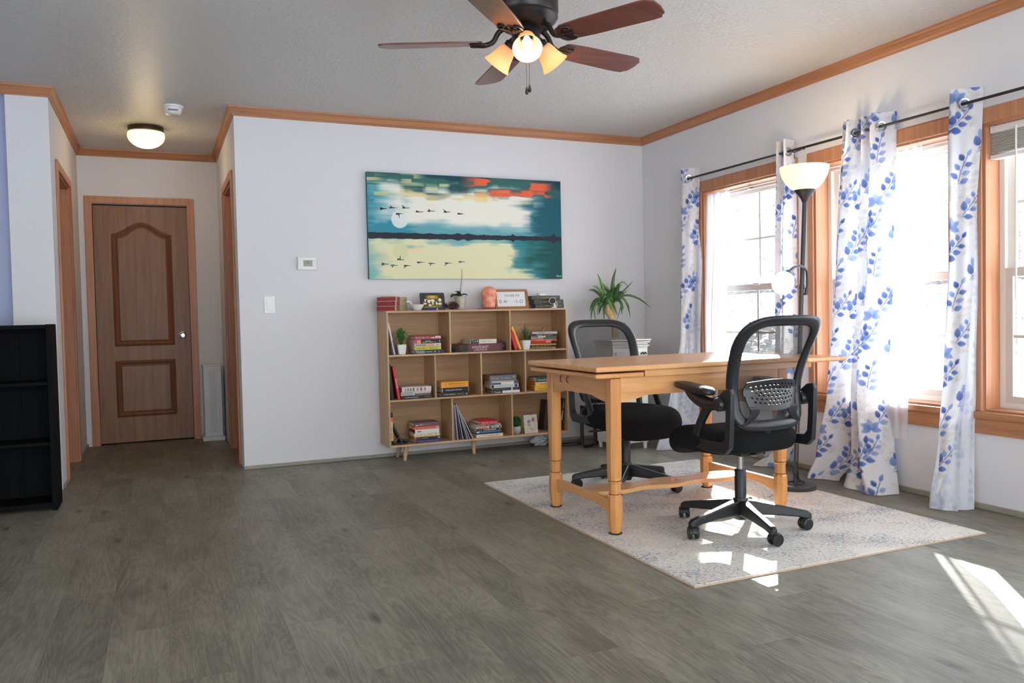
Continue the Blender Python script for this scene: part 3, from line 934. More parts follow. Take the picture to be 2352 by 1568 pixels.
def build_chair(label, loc, rotz, lift=0.0, group=None):
    """local x forward, y to the sitter's left, z up, origin on the rug"""
    t = thing('office_chair', label, 'chair', loc, (0, 0, rotz), group)
    L_ = lift
    # base: hub with five spokes
    mb = MB()
    mb.lathe([(0, .045), (.030, .045), (.036, .06), (.036, .13), (.030, .145), (0, .145)], 24)
    base = mb.build('base_hub', M_black, t, smooth=True)
    a0 = t.get('a0', 0)
    for k in range(5):
        an = BASE_ANG[k] - rotz
        d = Vector((math.cos(an), math.sin(an), 0)); nn = Vector((-d.y, d.x, 0))
        mb = MB(); rows = []
        for r, zt, th, w in ((.02, .135, .07, .026), (.06, .130, .062, .024), (.15, .112, .046, .020), (.25, .093, .034, .018), (.295, .084, .034, .018), (.312, .074, .026, .014)):
            c = d * r
            rows.append([c + nn * w * .8 + Vector((0, 0, zt)), c - nn * w * .8 + Vector((0, 0, zt)), c - nn * w + Vector((0, 0, zt - th)), c + nn * w + Vector((0, 0, zt - th))])
        mb.grid(rows, close_u=True); mb.f += [(0, 1, 2, 3), (20, 23, 22, 21)]; mb.mi += [0, 0]
        mb.build('spoke', M_black, t, bevel=0.006, seg=3)
        # caster
        wa = an + random.uniform(.5, 2.2) + k
        cd = Vector((math.cos(wa), math.sin(wa), 0)); p = d * .295
        mb = MB(); mb.tube([p + Vector((0, 0, .052)), p + Vector((0, 0, .035))], .008, 8)
        Mh = Matrix.Translation(p + cd * .012 + Vector((0, 0, .029))) @ Matrix.Rotation(wa, 4, 'Z') @ Matrix.Rotation(PI / 2, 4, 'X')
        hood = [(.029 * math.cos(q), .029 * math.sin(q)) for q in [PI * 0.02 + PI * 0.95 * i / 12 for i in range(13)]] + [(-.012, -.004), (.018, -.004)]
        mb.prism(hood, -.011, .011, Mh)
        c_ = mb.build('caster', M_black, t, bevel=.002)
        for sg in (-1, 1):
            mb = MB(); mb.lathe([(0, -.009), (.018, -.009), (.0255, -.007), (.0275, -.004), (.0275, .005), (.025, .008), (0, .009)], 20, Mh @ Matrix.Translation((0, 0, sg * .0155)))
            w_ = mb.build('wheel', M_black, c_, smooth=True)
    # gas lift
    mb = MB(); mb.lathe([(.026, .10), (.026, .27), (.022, .275), (0, .275)], 24); mb.build('column_sleeve', M_black, t, smooth=True)
    mb = MB(); mb.lathe([(.014, .27), (.014, .345 + L_), (0, .345 + L_)], 20); mb.build('gas_cylinder', M_chrome, t, smooth=True)['label'] = 'chrome cylinder'
    mb = MB(); mb.lathe([(.022, .335 + L_), (.026, .34 + L_), (.024, .36 + L_)], 20); mb.box(-.09, -.07, .348 + L_, .09, .07, .368 + L_)
    mb.build('tilt_plate', M_black, t, bevel=.004)
    mb = MB(); mb.tube([(0.02, -.06, .362 + L_), (0.02, -.17, .352 + L_), (.02, -.22, .354 + L_)], .005, 8); mb.box(0.005, -.245, .350 + L_, .035, -.19, .358 + L_)
    mb.build('tilt_lever', M_black, t)
    # seat
    bm = bmesh.new(); mb = MB(); rows = []
    N = 40
    for (sc, z) in ((.3, .366), (.80, .364), (.93, .372), (1.0, .405), (1.0, .440), (.94, .468), (.80, .480), (.45, .476), (.02, .472)):
        row = []
        for k in range(N):
            cx, sy = superl(2 * PI * k / N, 3.6)
            w = .258 if cx > 0 else .250 - .015 * abs(cx)
            x = .048 + cx * .242 * sc; y = sy * w * sc
            dz_ = -.035 * max(0, (x - .12) / .12) ** 2 + .012 * max(0, (-x - .1) / .12)
            row.append((x, y, z + dz_ * (1 if z > .40 else 1.1) + L_))
        rows.append(row)
    mb.grid(rows, close_u=True); mb.f += [tuple(range(N - 1, -1, -1)), tuple((len(rows) - 1) * N + k for k in range(N))]; mb.mi += [0, 0]
    mb.build('seat', M_seat, t, smooth=True, sub=1)
    # back frame ring
    NB = 64; zc, Hh_ = .725 + L_, .250
    def Wd(z, base_):
        q = (z - L_ - .475) / .5
        return base_ - .012 + .040 * max(0, (q - .30) / .70) ** 1.3 + .10 * max(0, .3 - q) ** 1.2
    rows = []
    for k in range(NB + 1):
        tt = 2 * PI * k / NB
        c1, s1 = superl(tt, 4.2); c2, s2 = superl(tt, 4.6)
        thick_out = .0
        zo = zc + Hh_ * s1; zi = zc + (Hh_ - (.046 if s1 > 0 else .052)) * s2
        bo = Wd(zo, .217) * c1; bi = (Wd(zi, .217) - .050) * c2
        bm_ = (bo + bi) / 2; zm_ = (zo + zi) / 2
        po = back_pt(bo, zo - L_) + Vector((0, 0, L_)); pi_ = back_pt(bi, zi - L_) + Vector((0, 0, L_)); pm = back_pt(bm_, zm_ - L_) + Vector((0, 0, L_))
        f = Vector((1, 0, 0))
        rows.append([po + f * .014, pm + f * .020, pi_ + f * .012, pi_ - f * .012, pm - f * .022, po - f * .016])
    rows = rows[:-1]; rows.append(rows[0])
    mb = MB(); mb.grid(rows, close_u=True)
    bf = mb.build('back_frame', M_frame, t, smooth=True, sub=1)
    # mesh panel
    mb = MB(); rows = []
    for i in range(25):
        row = []
        for j in range(21):
            u_ = -1 + 2 * j / 20; v_ = -1 + 2 * i / 24
            z = zc + v_ * (Hh_ - .026)
            cut = 1 - .10 * max(0, abs(v_) - .8) / .2
            b = u_ * (Wd(z, .217) - .026) * cut
            q = back_pt(b, z - L_) + Vector((0.004, 0, L_)); row.append(q)
        rows.append(row)
    mb.grid(rows); mb.build('back_mesh', M_mesh, t, smooth=True, recalc=False)
    # lumbar pad with perforations, on two struts
    mb = MB(); NX, NZ = 27, 17
    vs = []; fs = []
    def lp(i, j, off):
        u_ = -1 + 2 * j / (NX - 1); v_ = i / (NZ - 1)
        half = .152 * (1 - .16 * (1 - v_) ** 2) * (1 - .12 * max(0, v_ - .7) / .3)
        z = .566 + v_ * .135 - .012 * u_ * u_ * (1 if v_ > .5 else -1.4)
        b = u_ * half
        return back_pt(b, z) + Vector((-.032 + off + .012 * abs(u_) ** 2, 0, L_))
    for off in (0, -.006):
        for i in range(NZ):
            for j in range(NX): vs.append(lp(i, j, off))
    base_n = NX * NZ
    hole = set()
    for i in range(3, NZ - 2, 2):
        for j in range(3 + (i // 2) % 2, NX - 3, 2): hole.add((i, j))
    for i in range(NZ - 1):
        for j in range(NX - 1):
            if (i, j) in hole: 
                a = i * NX + j
                q = [a, a + 1, a + NX + 1, a + NX]
                for e in range(4): fs.append((q[e], q[(e + 1) % 4], q[(e + 1) % 4] + base_n, q[e] + base_n))
                continue
            a = i * NX + j
            fs.append((a, a + 1, a + NX + 1, a + NX)); a += base_n; fs.append((a, a + NX, a + NX + 1, a + 1))
    edge = [(0, j) for j in range(NX)] + [(i, NX - 1) for i in range(1, NZ)] + [(NZ - 1, j) for j in range(NX - 2, -1, -1)] + [(i, 0) for i in range(NZ - 2, 0, -1)]
    for e in range(len(edge)):
        a = edge[e][0] * NX + edge[e][1]; b2 = edge[(e + 1) % len(edge)]; b2 = b2[0] * NX + b2[1]
        fs.append((a, b2, b2 + base_n, a + base_n))
    mb.add(vs, fs); mb.build('lumbar_pad', M_frame, t)
    for sg in (-1, 1):
        mb = MB(); rows = []
        for q in range(9):
            s = q / 8
            b = sg * (.085 + .065 * s ** 1.6 + .03 * (1 - s) ** 3); z = .585 - .080 * s
            w = .016 + .012 * (1 - s)
            p = back_pt(b, z) + Vector((-.030 + .018 * s, 0, L_)); tgt = Vector((0, 1, 0))
            rows.append([p + tgt * w, p - tgt * w, p - tgt * w - Vector((.008, 0, 0)), p + tgt * w - Vector((.008, 0, 0))])
        mb.grid(rows, close_u=True); mb.f += [(0, 1, 2, 3), (35, 34, 33, 32)]; mb.mi += [0, 0]
        mb.build('lumbar_strut', M_frame, t, bevel=.003)
    # lower back bracket
    mb = MB(); mb.tube(smooth_path([(-.03, 0, .365 + L_), (-.10, 0, .356 + L_), (-.145, 0, .39 + L_), (-.185, 0, .485 + L_)], 5), .020, 10, flat=.5, upv=(1, 0, 0))
    mb.build('back_bracket', M_black, t, smooth=True)
    # arms
    for sg in (-1, 1):
        b0 = sg * .232
        # side loop in the (x,z) plane
        outer = [(-.235, .66), (-.232, .55), (-.222, .43), (-.19, .400), (-.08, .398), (.015, .408), (.035, .44), (.03, .47), (-.005, .53), (-.04, .585), (-.075, .622), (-.15, .648), (-.19, .678), (-.225, .685)]
        inner = [(-.198, .60), (-.196, .54), (-.190, .47), (-.170, .448), (-.09, .446), (-.03, .450), (-.015, .463), (-.02, .48), (-.045, .525), (-.075, .565), (-.10, .588), (-.135, .600), (-.165, .607), (-.185, .608)]
        n = len(outer); vs = []
        for (x, z) in outer: vs.append((x, b0 - sg * -.012, z + L_))
        for (x, z) in inner: vs.append((x, b0 - sg * -.012, z + L_))
        for (x, z) in outer: vs.append((x, b0 - sg * .012, z + L_))
        for (x, z) in inner: vs.append((x, b0 - sg * .012, z + L_))
        fs = []
        for i in range(n):
            j = (i + 1) % n
            fs += [(i, j, n + j, n + i), (2 * n + j, 2 * n + i, 3 * n + i, 3 * n + j), (i, 2 * n + i, 2 * n + j, j), (n + j, 3 * n + j, 3 * n + i, n + i)]
        mb = MB(); vs = [(x + .004, y, z - .012) for x, y, z in vs]; mb.add(vs, fs); af = mb.build('arm_frame', M_frame, t, smooth=False, bevel=.006, seg=3)
        # pivot and rising support
        mb = MB(); Mk = Matrix.Translation((-.158, b0, .600 + L_)) @ Matrix.Rotation(PI / 2, 4, 'X')
        mb.lathe([(0, -.03), (.024, -.03), (.030, -.022), (.030, .022), (.024, .03), (0, .03)], 24, Mk)
        mb.build('pivot_knob', M_frame, t, smooth=True)
        mb = MB()
        sp_ = [(-.143, .600), (-.09, .595), (-.03, .602), (.03, .625), (.065, .652)]
        pth = smooth_path([(x, b0, z + L_) for x, z in sp_], 5)
        mb.tube(pth, [.026 - .008 * abs(i / len(pth) - .5) for i in range(len(pth))], 12, flat=1.15)
        mb.build('arm_support', M_frame, t, smooth=True)
        # pad
        rows = []
        for (sc, dzz) in ((.5, -.016), (.92, -.014), (1.0, -.006), (1.0, .006), (.93, .013), (.6, .017), (.02, .018)):
            row = []
            for k in range(32):
                cx, sy = superl(2 * PI * k / 32, 3.0)
                x = .030 + cx * .128 * (sc if sc > .9 else sc)
                y = b0 + sy * (.040 - .004 * cx) * sc
                row.append((x, y, .658 + dzz + (x - .03) * .10 + L_ - .02 * max(0, cx - .6) ** 2))
            rows.append(row)
        mb = MB(); mb.grid(rows, close_u=True); mb.f += [tuple(range(31, -1, -1)), tuple(6 * 32 + k for k in range(32))]; mb.mi += [0, 0]
        mb.build('armrest_pad', M_black, t, smooth=True)
    return t
BASE_ANG = [math.radians(q) for q in (187, 257, 329, 43, 113)]
build_chair('black mesh office chair turned away, in front of the wooden table', (2.418, 2.965, ZR), math.radians(91.5), 0.0, None)
BASE_ANG = [math.radians(q) for q in (-58, 14, 86, 158, 230)]
build_chair('black mesh office chair behind the wooden table, in front of the spiky plant', (2.43, 3.975, ZR), math.radians(271), -0.012, None)
# ------------------------------------------------------------------ canvas print
def paint_canvas():
    x0, x1, z0, z1 = 1.388, 2.928, 1.285, 2.046
    yf = D - 0.038
    t = thing('canvas_print', 'wide teal and cream lake canvas with moon and flying birds above the bookcase', 'painting', ((x0 + x1) / 2, D, z0))
    W_, H_ = 640, 316
    V, U = np.meshgrid(np.linspace(0, 1, H_), np.linspace(0, 1, W_), indexing='ij')
    n1 = .5 * np_noise((H_, W_), (14, 9), 1, False) + .5 * np_noise((H_, W_), (9, 6), 8); n2 = .6 * np_noise((H_, W_), (30, 16), 2, False) + .4 * np_noise((H_, W_), (16, 10), 9); n3 = np_noise((H_, W_), (70, 10), 3)
    def C_(c): return np.array(c, float)[None, None, :]
    def mix(a, b, f): return a * (1 - f[..., None]) + b * f[..., None]
    def ss(x, a, b):
        t_ = np.clip((x - a) / (b - a), 0, 1); return t_ * t_ * (3 - 2 * t_)
    hz = 0.405
    cream = C_((236, 234, 220)); teal = C_((52, 140, 160)); dteal = C_((30, 92, 106)); sky = C_((96, 176, 198))
    n = (n1 - .5) * .5 + (n2 - .5) * .25 + (n3 - .5) * .12
    img = np.repeat(np.repeat(cream, H_, 0), W_, 1)
    # sky
    img = mix(img, sky, ss(np.abs(U - .45) + n * .6, .30, .52) * .8)
    img = mix(img, teal, np.clip(ss(.20 - U + n * .3, 0, .20) + ss(hz + .17 - V + n * .16, 0, .12) * .75, 0, 1))
    img = mix(img, dteal, ss(U + n * .35 + (V - .5) * .02, .74, .92))
    topm = ss(V + n * .28, .80, .90)
    tc = mix(np.repeat(np.repeat(C_((55, 105, 100)), H_, 0), W_, 1), C_((190, 195, 140)), ss(n2, .55, .8) * (U < .45))
    tc = mix(tc, C_((22, 70, 84)), ss(n1, .45, .7))
    img = mix(img, tc, topm)
    red = ss(n1 + n2 * .6 + .40 * np.exp(-((V - .93) / .05) ** 2) + .26 * np.exp(-((V - .84) / .03) ** 2), .98, 1.22) * ss(U, .44, .56) * (V > .78) * (1 - ss(U, .9, .98))
    img = mix(img, C_((232, 105, 72)), red)
    yel = ss(n2 + .4 * np.exp(-((V - .80) / .05) ** 2), .85, 1.1) * (1 - ss(U, .8, .9)) * (V > .7)
    img = mix(img, C_((235, 210, 130)), yel * .7)
    # water
    wat = np.repeat(np.repeat(C_((224, 222, 180)), H_, 0), W_, 1)
    wat = mix(wat, C_((236, 214, 170)), ss(n1, .5, .75) * ss(V, .12, .3))
    wat = mix(wat, C_((90, 165, 175)), np.clip(ss(V + n * .3, hz - .10, hz - .01) * .8 + ss(.10 - U + n * .2, 0, .12) * .7, 0, 1))
    wat = mix(wat, C_((40, 125, 135)), ss(U + n * .35 - .05 * (1 - V / hz), .66, .80) * .9)
    wat = mix(wat, C_((20, 82, 82)), ss(U + n * .25, .80, .93))
    img = np.where((V < hz)[..., None], wat, img)
    # far shore
    th = .030 - .010 * U
    prof_ = .003 * np.sin(U * 90) * (n3 + .3) + .010 * np.exp(-((U - .44) / .014) ** 2) + .012 * np.exp(-((U - .49) / .014) ** 2) + .016 * np.exp(-((U - .73) / .008) ** 2) + .03 * np.exp(-((U - .955) / .012) ** 2)
    band = np.abs(V - hz - .004) < (th + prof_)
    img = np.where(band[..., None], C_((38, 45, 56)), img)
    def disc(u, v, r, col, f):
        d = np.hypot((U - u) * 1.54, (V - v) * .761); m_ = ss(r - d, 0, .004) * f
        return mix(img, C_(col), m_)
    img = disc(.152, .563, .064, (226, 230, 226), .92)
    img = disc(.152, .263, .060, (214, 216, 168), .92)
    def stroke(u0, v0, u1, v1, w, col=(22, 26, 30)):
        ax, ay = u0 * 1.54, v0 * .761; bx_, by = u1 * 1.54, v1 * .761
        px, py = U * 1.54, V * .761; dx, dy = bx_ - ax, by - ay
        tt = np.clip(((px - ax) * dx + (py - ay) * dy) / (dx * dx + dy * dy + 1e-12), 0, 1)
        dd = np.hypot(px - ax - tt * dx, py - ay - tt * dy)
        m_ = dd < w * (1.15 - .75 * tt)
        img[m_] = col
    birds = [(.072, .660, 0), (.115, .672, 1), (.178, .674, 2), (.147, .618, 3), (.243, .642, 4), (.301, .652, 1), (.382, .648, 2), (.452, .634, 4)]
    for u, v, k in birds:
        for sg, vv, cc in ((1, v, (20, 24, 28)), (-1, 2 * (hz + .002) - v - .012, (70, 78, 72))):
            stroke(u - .010, vv, u + .020, vv + .001 * sg, .0042, cc)
            stroke(u + .006, vv, u + .026, vv + .002 * sg, .0016, cc)
            wing = [(-.012, .012), (-.006, .022), (-.014, .026), (.004, -.036), (-.008, .010)][k]
            stroke(u, vv, u + wing[0], vv + wing[1] * sg, .0045, cc)
            if k in (0, 3): stroke(u, vv, u - .012, vv - .012 * sg, .004, cc)
    rgb = srgb2lin(img).reshape(-1, 3)
    mb = MB()
    xs = np.linspace(x0, x1, W_); zs = np.linspace(z0, z1, H_)
    vs = [(x, yf, z) for z in zs for x in xs]
    a = np.arange((H_ - 1) * (W_ - 1)); r = a // (W_ - 1); c = a % (W_ - 1); q = r * W_ + c
    me = bpy.data.meshes.new('printed_face')
    Mi = rootm(t).inverted().translation
    vv = np.array(vs) + np.array(Mi)
    me.from_pydata(vv.tolist(), [], np.stack([q, q + 1, q + W_ + 1, q + W_], 1).tolist())
    set_point_colors(me, rgb)
    me.materials.append(vcol_material('canvas_print', rough=.55, spec=.25)); me.update()
    o = bpy.data.objects.new('printed_face', me); C.objects.link(o); o.parent = t
    mb = MB(); mb.box(x0, yf + .0005, z0, x1, D - .002, z1)
    mb.build('canvas_wrap', mat('canvas_edge', (38, 92, 108), .7, var=.3, vscale=9), t, world=True, bevel=.003)
    text_mesh('Pieren', 'signature', mat('paint_white', (225, 225, 215), .6), t, Matrix.Translation(Mi) @ frame_M((x1 - .030, yf - .001, z0 + .022), (1, 0, 0), (0, 0, 1)), width=.042, height=.016)
paint_canvas()

# ------------------------------------------------------------------ thermostat and light switch
th = thing('thermostat', 'white thermostat with small grey display on the wall left of the canvas', 'thermostat', (.96, D, 1.395))
mb = MB(); mb.box(.894, D - .022, 1.350, 1.026, D - .001, 1.440); mb.build('housing', M_white, th, world=True, bevel=.006, seg=3)
mb = MB(); mb.box(.933, D - .0235, 1.375, .995, D - .0215, 1.417); mb.build('display', mat('lcd', (142, 150, 136), .3), th, world=True)
text_mesh('70', 'digits', mat('lcd_dark', (60, 66, 60), .5), th, Matrix.Translation(rootm(th).inverted().translation) @ frame_M((.963, D - .0236, 1.400), (1, 0, 0), (0, 0, 1)), width=.02, height=.012)
for z in (1.41, 1.395, 1.38):
    mb = MB(); mb.box(1.005, D - .0235, z - .003, 1.017, D - .0215, z + .003); mb.build('button', mat('button_grey', (205, 207, 212), .4), th, world=True)
sw = thing('light_switch', 'white rocker light switch plate on the wall beside the hallway corner', 'light switch', (.701, D, 1.112))
mb = MB(); mb.box(.666, D - .006, 1.053, .736, D - .0005, 1.171); mb.build('wall_plate', mat('switch_white', (236, 236, 232), .35), sw, world=True, bevel=.003)
mb = MB(); M_ = Matrix.Translation((.701, D - .008, 1.112)) @ Matrix.Rotation(math.radians(4), 4, 'X'); mb.box(-.017, -.003, -.033, .017, .003, .033, M=M_); mb.build('rocker', mat('switch_rocker', (238, 238, 236), .3), sw, world=True, bevel=.001)

# ------------------------------------------------------------------ bookcase
M_bc = wood('light_oak_x', (206, 172, 134), (178, 142, 104), (1.6, 30, 30), .5, bump=.04)
M_bcb = wood('light_oak_back', (196, 162, 124), (168, 134, 98), (1.4, 20, 22), .55, bump=.03)
M_bcz = wood('light_oak_z', (200, 166, 128), (172, 138, 102), (30, 30, 1.6), .5, bump=.04)
bc = thing('bookcase', 'low light-oak open bookcase on splayed legs under the canvas', 'bookcase', (2.144, 5.60, 0))
BX0, BX1, BF, BB = 1.443, 2.846, 5.470, 5.722
Z0, Z1, Z2, Z3 = .104, .421, .735, 1.040
t_ = .013
def board(name, x0, z0, x1, z1, m, y0=BF, y1=BB): 
    mb = MB(); mb.box(x0, y0, z0, x1, y1, z1); return mb.build(name, m, bc, world=True, bevel=.0015)
board('side_panel', BX0, Z0, BX0 + t_, Z3 + .014, M_bcz); board('side_panel', BX1 - t_, Z0, BX1, Z3 + .014, M_bcz)
board('top_board', BX0 + t_, Z3, BX1 - t_, Z3 + .014, M_bc)
board('bottom_board', BX0 + t_, Z0, BX1 - t_, Z0 + .014, M_bc)
board('shelf', BX0 + t_, Z1, BX1 - t_, Z1 + .013, M_bc); board('shelf', BX0 + t_, Z2, BX1 - t_, Z2 + .013, M_bc)
for x in (1.901, 2.367): board('divider', x, Z2 + .013, x + .012, Z3, M_bcz, BF + .001)
for x in (1.783, 2.133, 2.484): board('divider', x, Z1 + .013, x + .012, Z2, M_bcz, BF + .001)
for x in (1.903, 2.371): board('divider', x, Z0 + .014, x + .012, Z1, M_bcz, BF + .001)
board('back_panel', BX0 + t_, Z0 + .014, BX1 - t_, Z3, M_bcb, BB - .006, BB)
for (x, y, dx, dy) in ((1.575, 5.515, -.020, -.02), (1.575, 5.665, -.022, .012), (2.085, 5.53, 0, -.01), (2.70, 5.515, .02, -.02), (2.70, 5.665, .02, .012)):
    mb = MB(); mb.tube([(x, y, Z0 - .0005), (x + dx, y + dy, 0.001)], [.018, .012], 14)
    mb.build('leg', M_bcz, bc, world=True, smooth=True)

# ------------------------------------------------------------------ books
M_page = mat('book_pages', (214, 202, 176), .9, bump=.3, bscale=200, var=.06, vscale=60)
M_pagew = mat('book_pages_white', (222, 218, 206), .9, var=.05, vscale=60)
_bookn = [0]
def cover_mat(c): return mat('cover_%d_%d_%d' % tuple(c), c, .5)
def book(label, L_, Dp, T_, col, loc, rot=(0, 0, 0), pages=None, bands=(), texts=(), group=None, hard=True, name='book', cat='book'):
    """origin at the left end of the spine, spine on local -y, x along the spine, z thickness"""
    b = thing(name, label, cat, loc, rot, group)
    c = .0022 if hard else .0008; o = .003 if hard else .0004
    mb = MB()
    mb.box(0, 0, 0, L_, Dp, c); mb.box(0, 0, T_ - c, L_, Dp, T_); mb.box(0, 0, c, L_, c, T_ - c)
    mb.build('cover', cover_mat(col), b, bevel=.0008)
    mb = MB(); mb.box(o, c, c, L_ - o, Dp - o, T_ - c)
    mb.build('page_block', pages or M_page, b)
    for (u0, u1, v0, v1, bc_) in bands:
        mb = MB(); mb.box(L_ * u0, -.0005, T_ * v0, L_ * u1, .0002, T_ * v1); mb.build('spine_band', cover_mat(bc_), b)
    for (body, u0, u1, v0, v1, tc_) in texts:
        if body is None:      # a line too small to read: a row of short strokes
            rs = random.Random(int(L_ * 1e4) + len(label)); x = L_ * u0; mb = MB()
            while x < L_ * u1 - .002:
                w = .0012 + rs.random() * .0022
                if rs.random() > .15: mb.box(x, -.0009, T_ * v0, x + w, -.0004, T_ * (v1 - (v1 - v0) * .2 * rs.random()))
                x += w + .0012
            mb.build('spine_lettering', cover_mat(tc_), b)
        else:
            text_mesh(body, 'spine_lettering', cover_mat(tc_), b, frame_M((L_ * (u0 + u1) / 2, -.0006, T_ * (v0 + v1) / 2), (1, 0, 0), (0, 0, 1)), width=L_ * (u1 - u0), height=T_ * (v1 - v0), depth=.0003)
    return b
def stack(x, y, z, items, rz=0.0, group=None):
    """items from the bottom up"""
    rs = random.Random(int(x * 1000))
    for it in items:
        lab, L_, Dp, T_, col = it[:5]; kw = dict(it[5]) if len(it) > 5 else {}
        dx = kw.pop('dx', 0); r = kw.pop('r', rs.uniform(-1.5, 1.5))
        book(lab, L_, Dp, T_, col, (x + dx, y, z), (0, 0, rz + math.radians(r)), group=group, **kw)
        z += T_ + .0006
    return z
W1 = (235, 235, 230)
z1f, z2f, z3f, ztop = Z2 + .0135, Z1 + .0135, Z0 + .0145, Z3 + .0145
# first row, left
g = 'paperbacks stacked in the top left compartment'
stack(1.648, 5.492, z1f, [
    ('navy book with big white lettering at the bottom of the top-left stack', .214, .135, .026, (36, 44, 66), dict(texts=[('TOLKIEN', .02, .33, .15, .85, W1), (None, .36, .62, .35, .62, (170, 180, 200)), (None, .66, .72, .3, .7, W1), (None, .80, .84, .15, .85, W1)], pages=M_pagew)),
    ('yellow-green paperback lying on the navy book, top-left compartment', .196, .13, .023, (196, 198, 66), dict(texts=[(None, .08, .46, .35, .65, (100, 100, 50)), (None, .55, .9, .35, .65, (120, 120, 60))], hard=False)),
    ('peach and grey paperback on the yellow-green one, top-left compartment', .198, .13, .022, (206, 170, 140), dict(dx=-.003, bands=[(0, .3, 0, 1, (178, 172, 165)), (.76, .99, .1, .9, (225, 225, 225))], texts=[(None, .05, .44, .3, .7, (110, 105, 100)), (None, .8, .95, .3, .7, (90, 90, 95))], hard=False)),
    ('black paperback with pink and orange end, top-left compartment', .200, .13, .025, (24, 24, 28), dict(dx=-.004, bands=[(0, .11, 0, 1, (190, 70, 130)), (.11, .25, 0, 1, (240, 150, 80))], texts=[(None, .42, .6, .55, .72, W1), (None, .3, .8, .25, .42, W1), (None, .93, .97, .4, .7, W1)], hard=False)),
    ('dark red book topping the stack in the top-left compartment', .200, .14, .029, (142, 40, 50), dict(dx=-.003, bands=[(.78, .97, .2, .8, (225, 225, 222))], texts=[('THE MOUNTAINS', .04, .40, .28, .72, (225, 190, 190)), ('FOR DO', .43, .56, .28, .72, (225, 190, 190)), (None, .60, .76, .28, .62, (235, 220, 215)), (None, .82, .94, .38, .62, (80, 80, 90))])),
])
# silver slate leaning at the left
def lean_rot(deg, rz=0): return Euler((0, -(PI / 2 + math.radians(deg)), math.radians(rz)), 'XYZ')
def lean_book(label, x_bottom, y, zf, L_, Dp, T_, col, deg, **kw):
    """book standing on its end, top tilted to the left by deg; x_bottom is the right lower corner"""
    a = math.radians(deg)
    fl = kw.pop('flip', True)
    return book(label, L_, Dp, T_, col, (x_bottom, y, zf + T_ * math.sin(a) + .0003), (0, -(PI / 2 + a), 0), **kw)
lean_book('slim silver hardback leaning at the far left of the top row', 1.510, 5.49, z1f, .226, .16, .012, (205, 208, 212), 11, pages=M_pagew, bands=[(0, .45, 0, .5, (120, 128, 140))])
lean_book('thin dark slate leaning beside the silver hardback, top row', 1.524, 5.50, z1f, .150, .14, .006, (48, 52, 58), 14, pages=M_pagew)
# first row, middle
bk = book('thick maroon book with white lettering lying in the top middle compartment', .345, .20, .055, (104, 50, 58), (2.010, 5.500, z1f), (0, 0, math.radians(4)), pages=mat('pages_grey', (150, 142, 132), .9, var=.1, vscale=80),
    bands=[(0, .12, 0, 1, (36, 34, 38)), (.93, 1.0, 0, 1, (30, 28, 32)), (.94, .97, .45, .75, (210, 210, 215))],
    texts=[('THE', .36, .41, .80, .88, (225, 205, 205)), ('HOLOCAUST', .22, .60, .42, .74, (238, 228, 228)), ('CHRONICLE', .26, .56, .10, .34, (225, 205, 205))])
book('cream and black patterned book lying on the thick maroon one', .218, .14, .032, (216, 210, 196), (2.062, 5.505, z1f + .0558), (0, 0, math.radians(2)), pages=M_page,
    bands=[(0, .15, .02, .98, (30, 30, 32)), (.02, .06, .15, .45, W1), (.09, .13, .55, .9, W1), (.02, .06, .6, .9, W1), (.16, .35, .02, .98, (40, 40, 44))], texts=[(None, .22, .32, .4, .8, W1), (None, .4, .6, .4, .6, (150, 146, 136)), (None, .65, .8, .4, .6, (150, 146, 136))])
# first row, right
lean_book('red and black book leaning against the divider in the top right compartment', 2.446, 5.488, z1f, .135, .12, .030, (186, 40, 44), 17, pages=M_page)
lean_book('tall dark book leaning behind the red one, top right compartment', 2.440, 5.54, z1f, .165, .12, .014, (58, 28, 34), 14, pages=M_page)
lean_book('orange-yellow book leaning to the left beside the small potted plant', 2.473, 5.489, z1f, .182, .13, .019, (240, 168, 50), 22, pages=M_page, hard=False)
nb = [
    ('tan paperback at the bottom of the top-right stack', .204, .012, (176, 158, 112), dict(texts=[(None, .1, .9, .3, .7, (70, 64, 50))])),
    ('black book with gold lettering, second from bottom, top-right stack', .200, .016, (34, 30, 30), dict(texts=[(None, .1, .85, .3, .7, (210, 180, 110))])),
    ('thin yellow book in the top-right stack', .204, .008, (228, 200, 72), {}),
    ('crimson book with black end above the yellow one, top-right stack', .204, .010, (196, 36, 48), dict(bands=[(.8, 1, 0, 1, (30, 30, 32))])),
    ('scarlet book with black end under the coral one, top-right stack', .202, .010, (214, 52, 56), dict(bands=[(.78, 1, 0, 1, (30, 30, 32)), (.6, .78, 0, 1, (226, 180, 170))])),
    ('coral book in the middle of the top-right stack', .198, .016, (222, 92, 84), dict(texts=[(None, .2, .85, .3, .7, (248, 190, 150))])),
    ('grey and green book in the top-right stack', .190, .012, (178, 178, 172), dict(bands=[(.5, 1, 0, 1, (44, 120, 88))], texts=[(None, .1, .3, .3, .7, (80, 80, 80))])),
    ('white and teal thin book in the top-right stack', .196, .011, (214, 214, 208), dict(bands=[(.55, 1, 0, 1, (50, 96, 84)), (.02, .25, .1, .9, (80, 84, 90))])),
    ('black book with red lettering, second from top of the top-right stack', .186, .013, (34, 28, 30), dict(texts=[(None, .2, .45, .3, .7, (220, 200, 190)), (None, .5, .85, .3, .7, (224, 120, 110))])),
    ('pale grey paperback on top of the top-right stack', .190, .017, (202, 202, 196), dict(texts=[('IN KANT', .24, .5, .2, .8, (56, 60, 66)), (None, .55, .8, .35, .65, (214, 170, 110))]))]
z = z1f
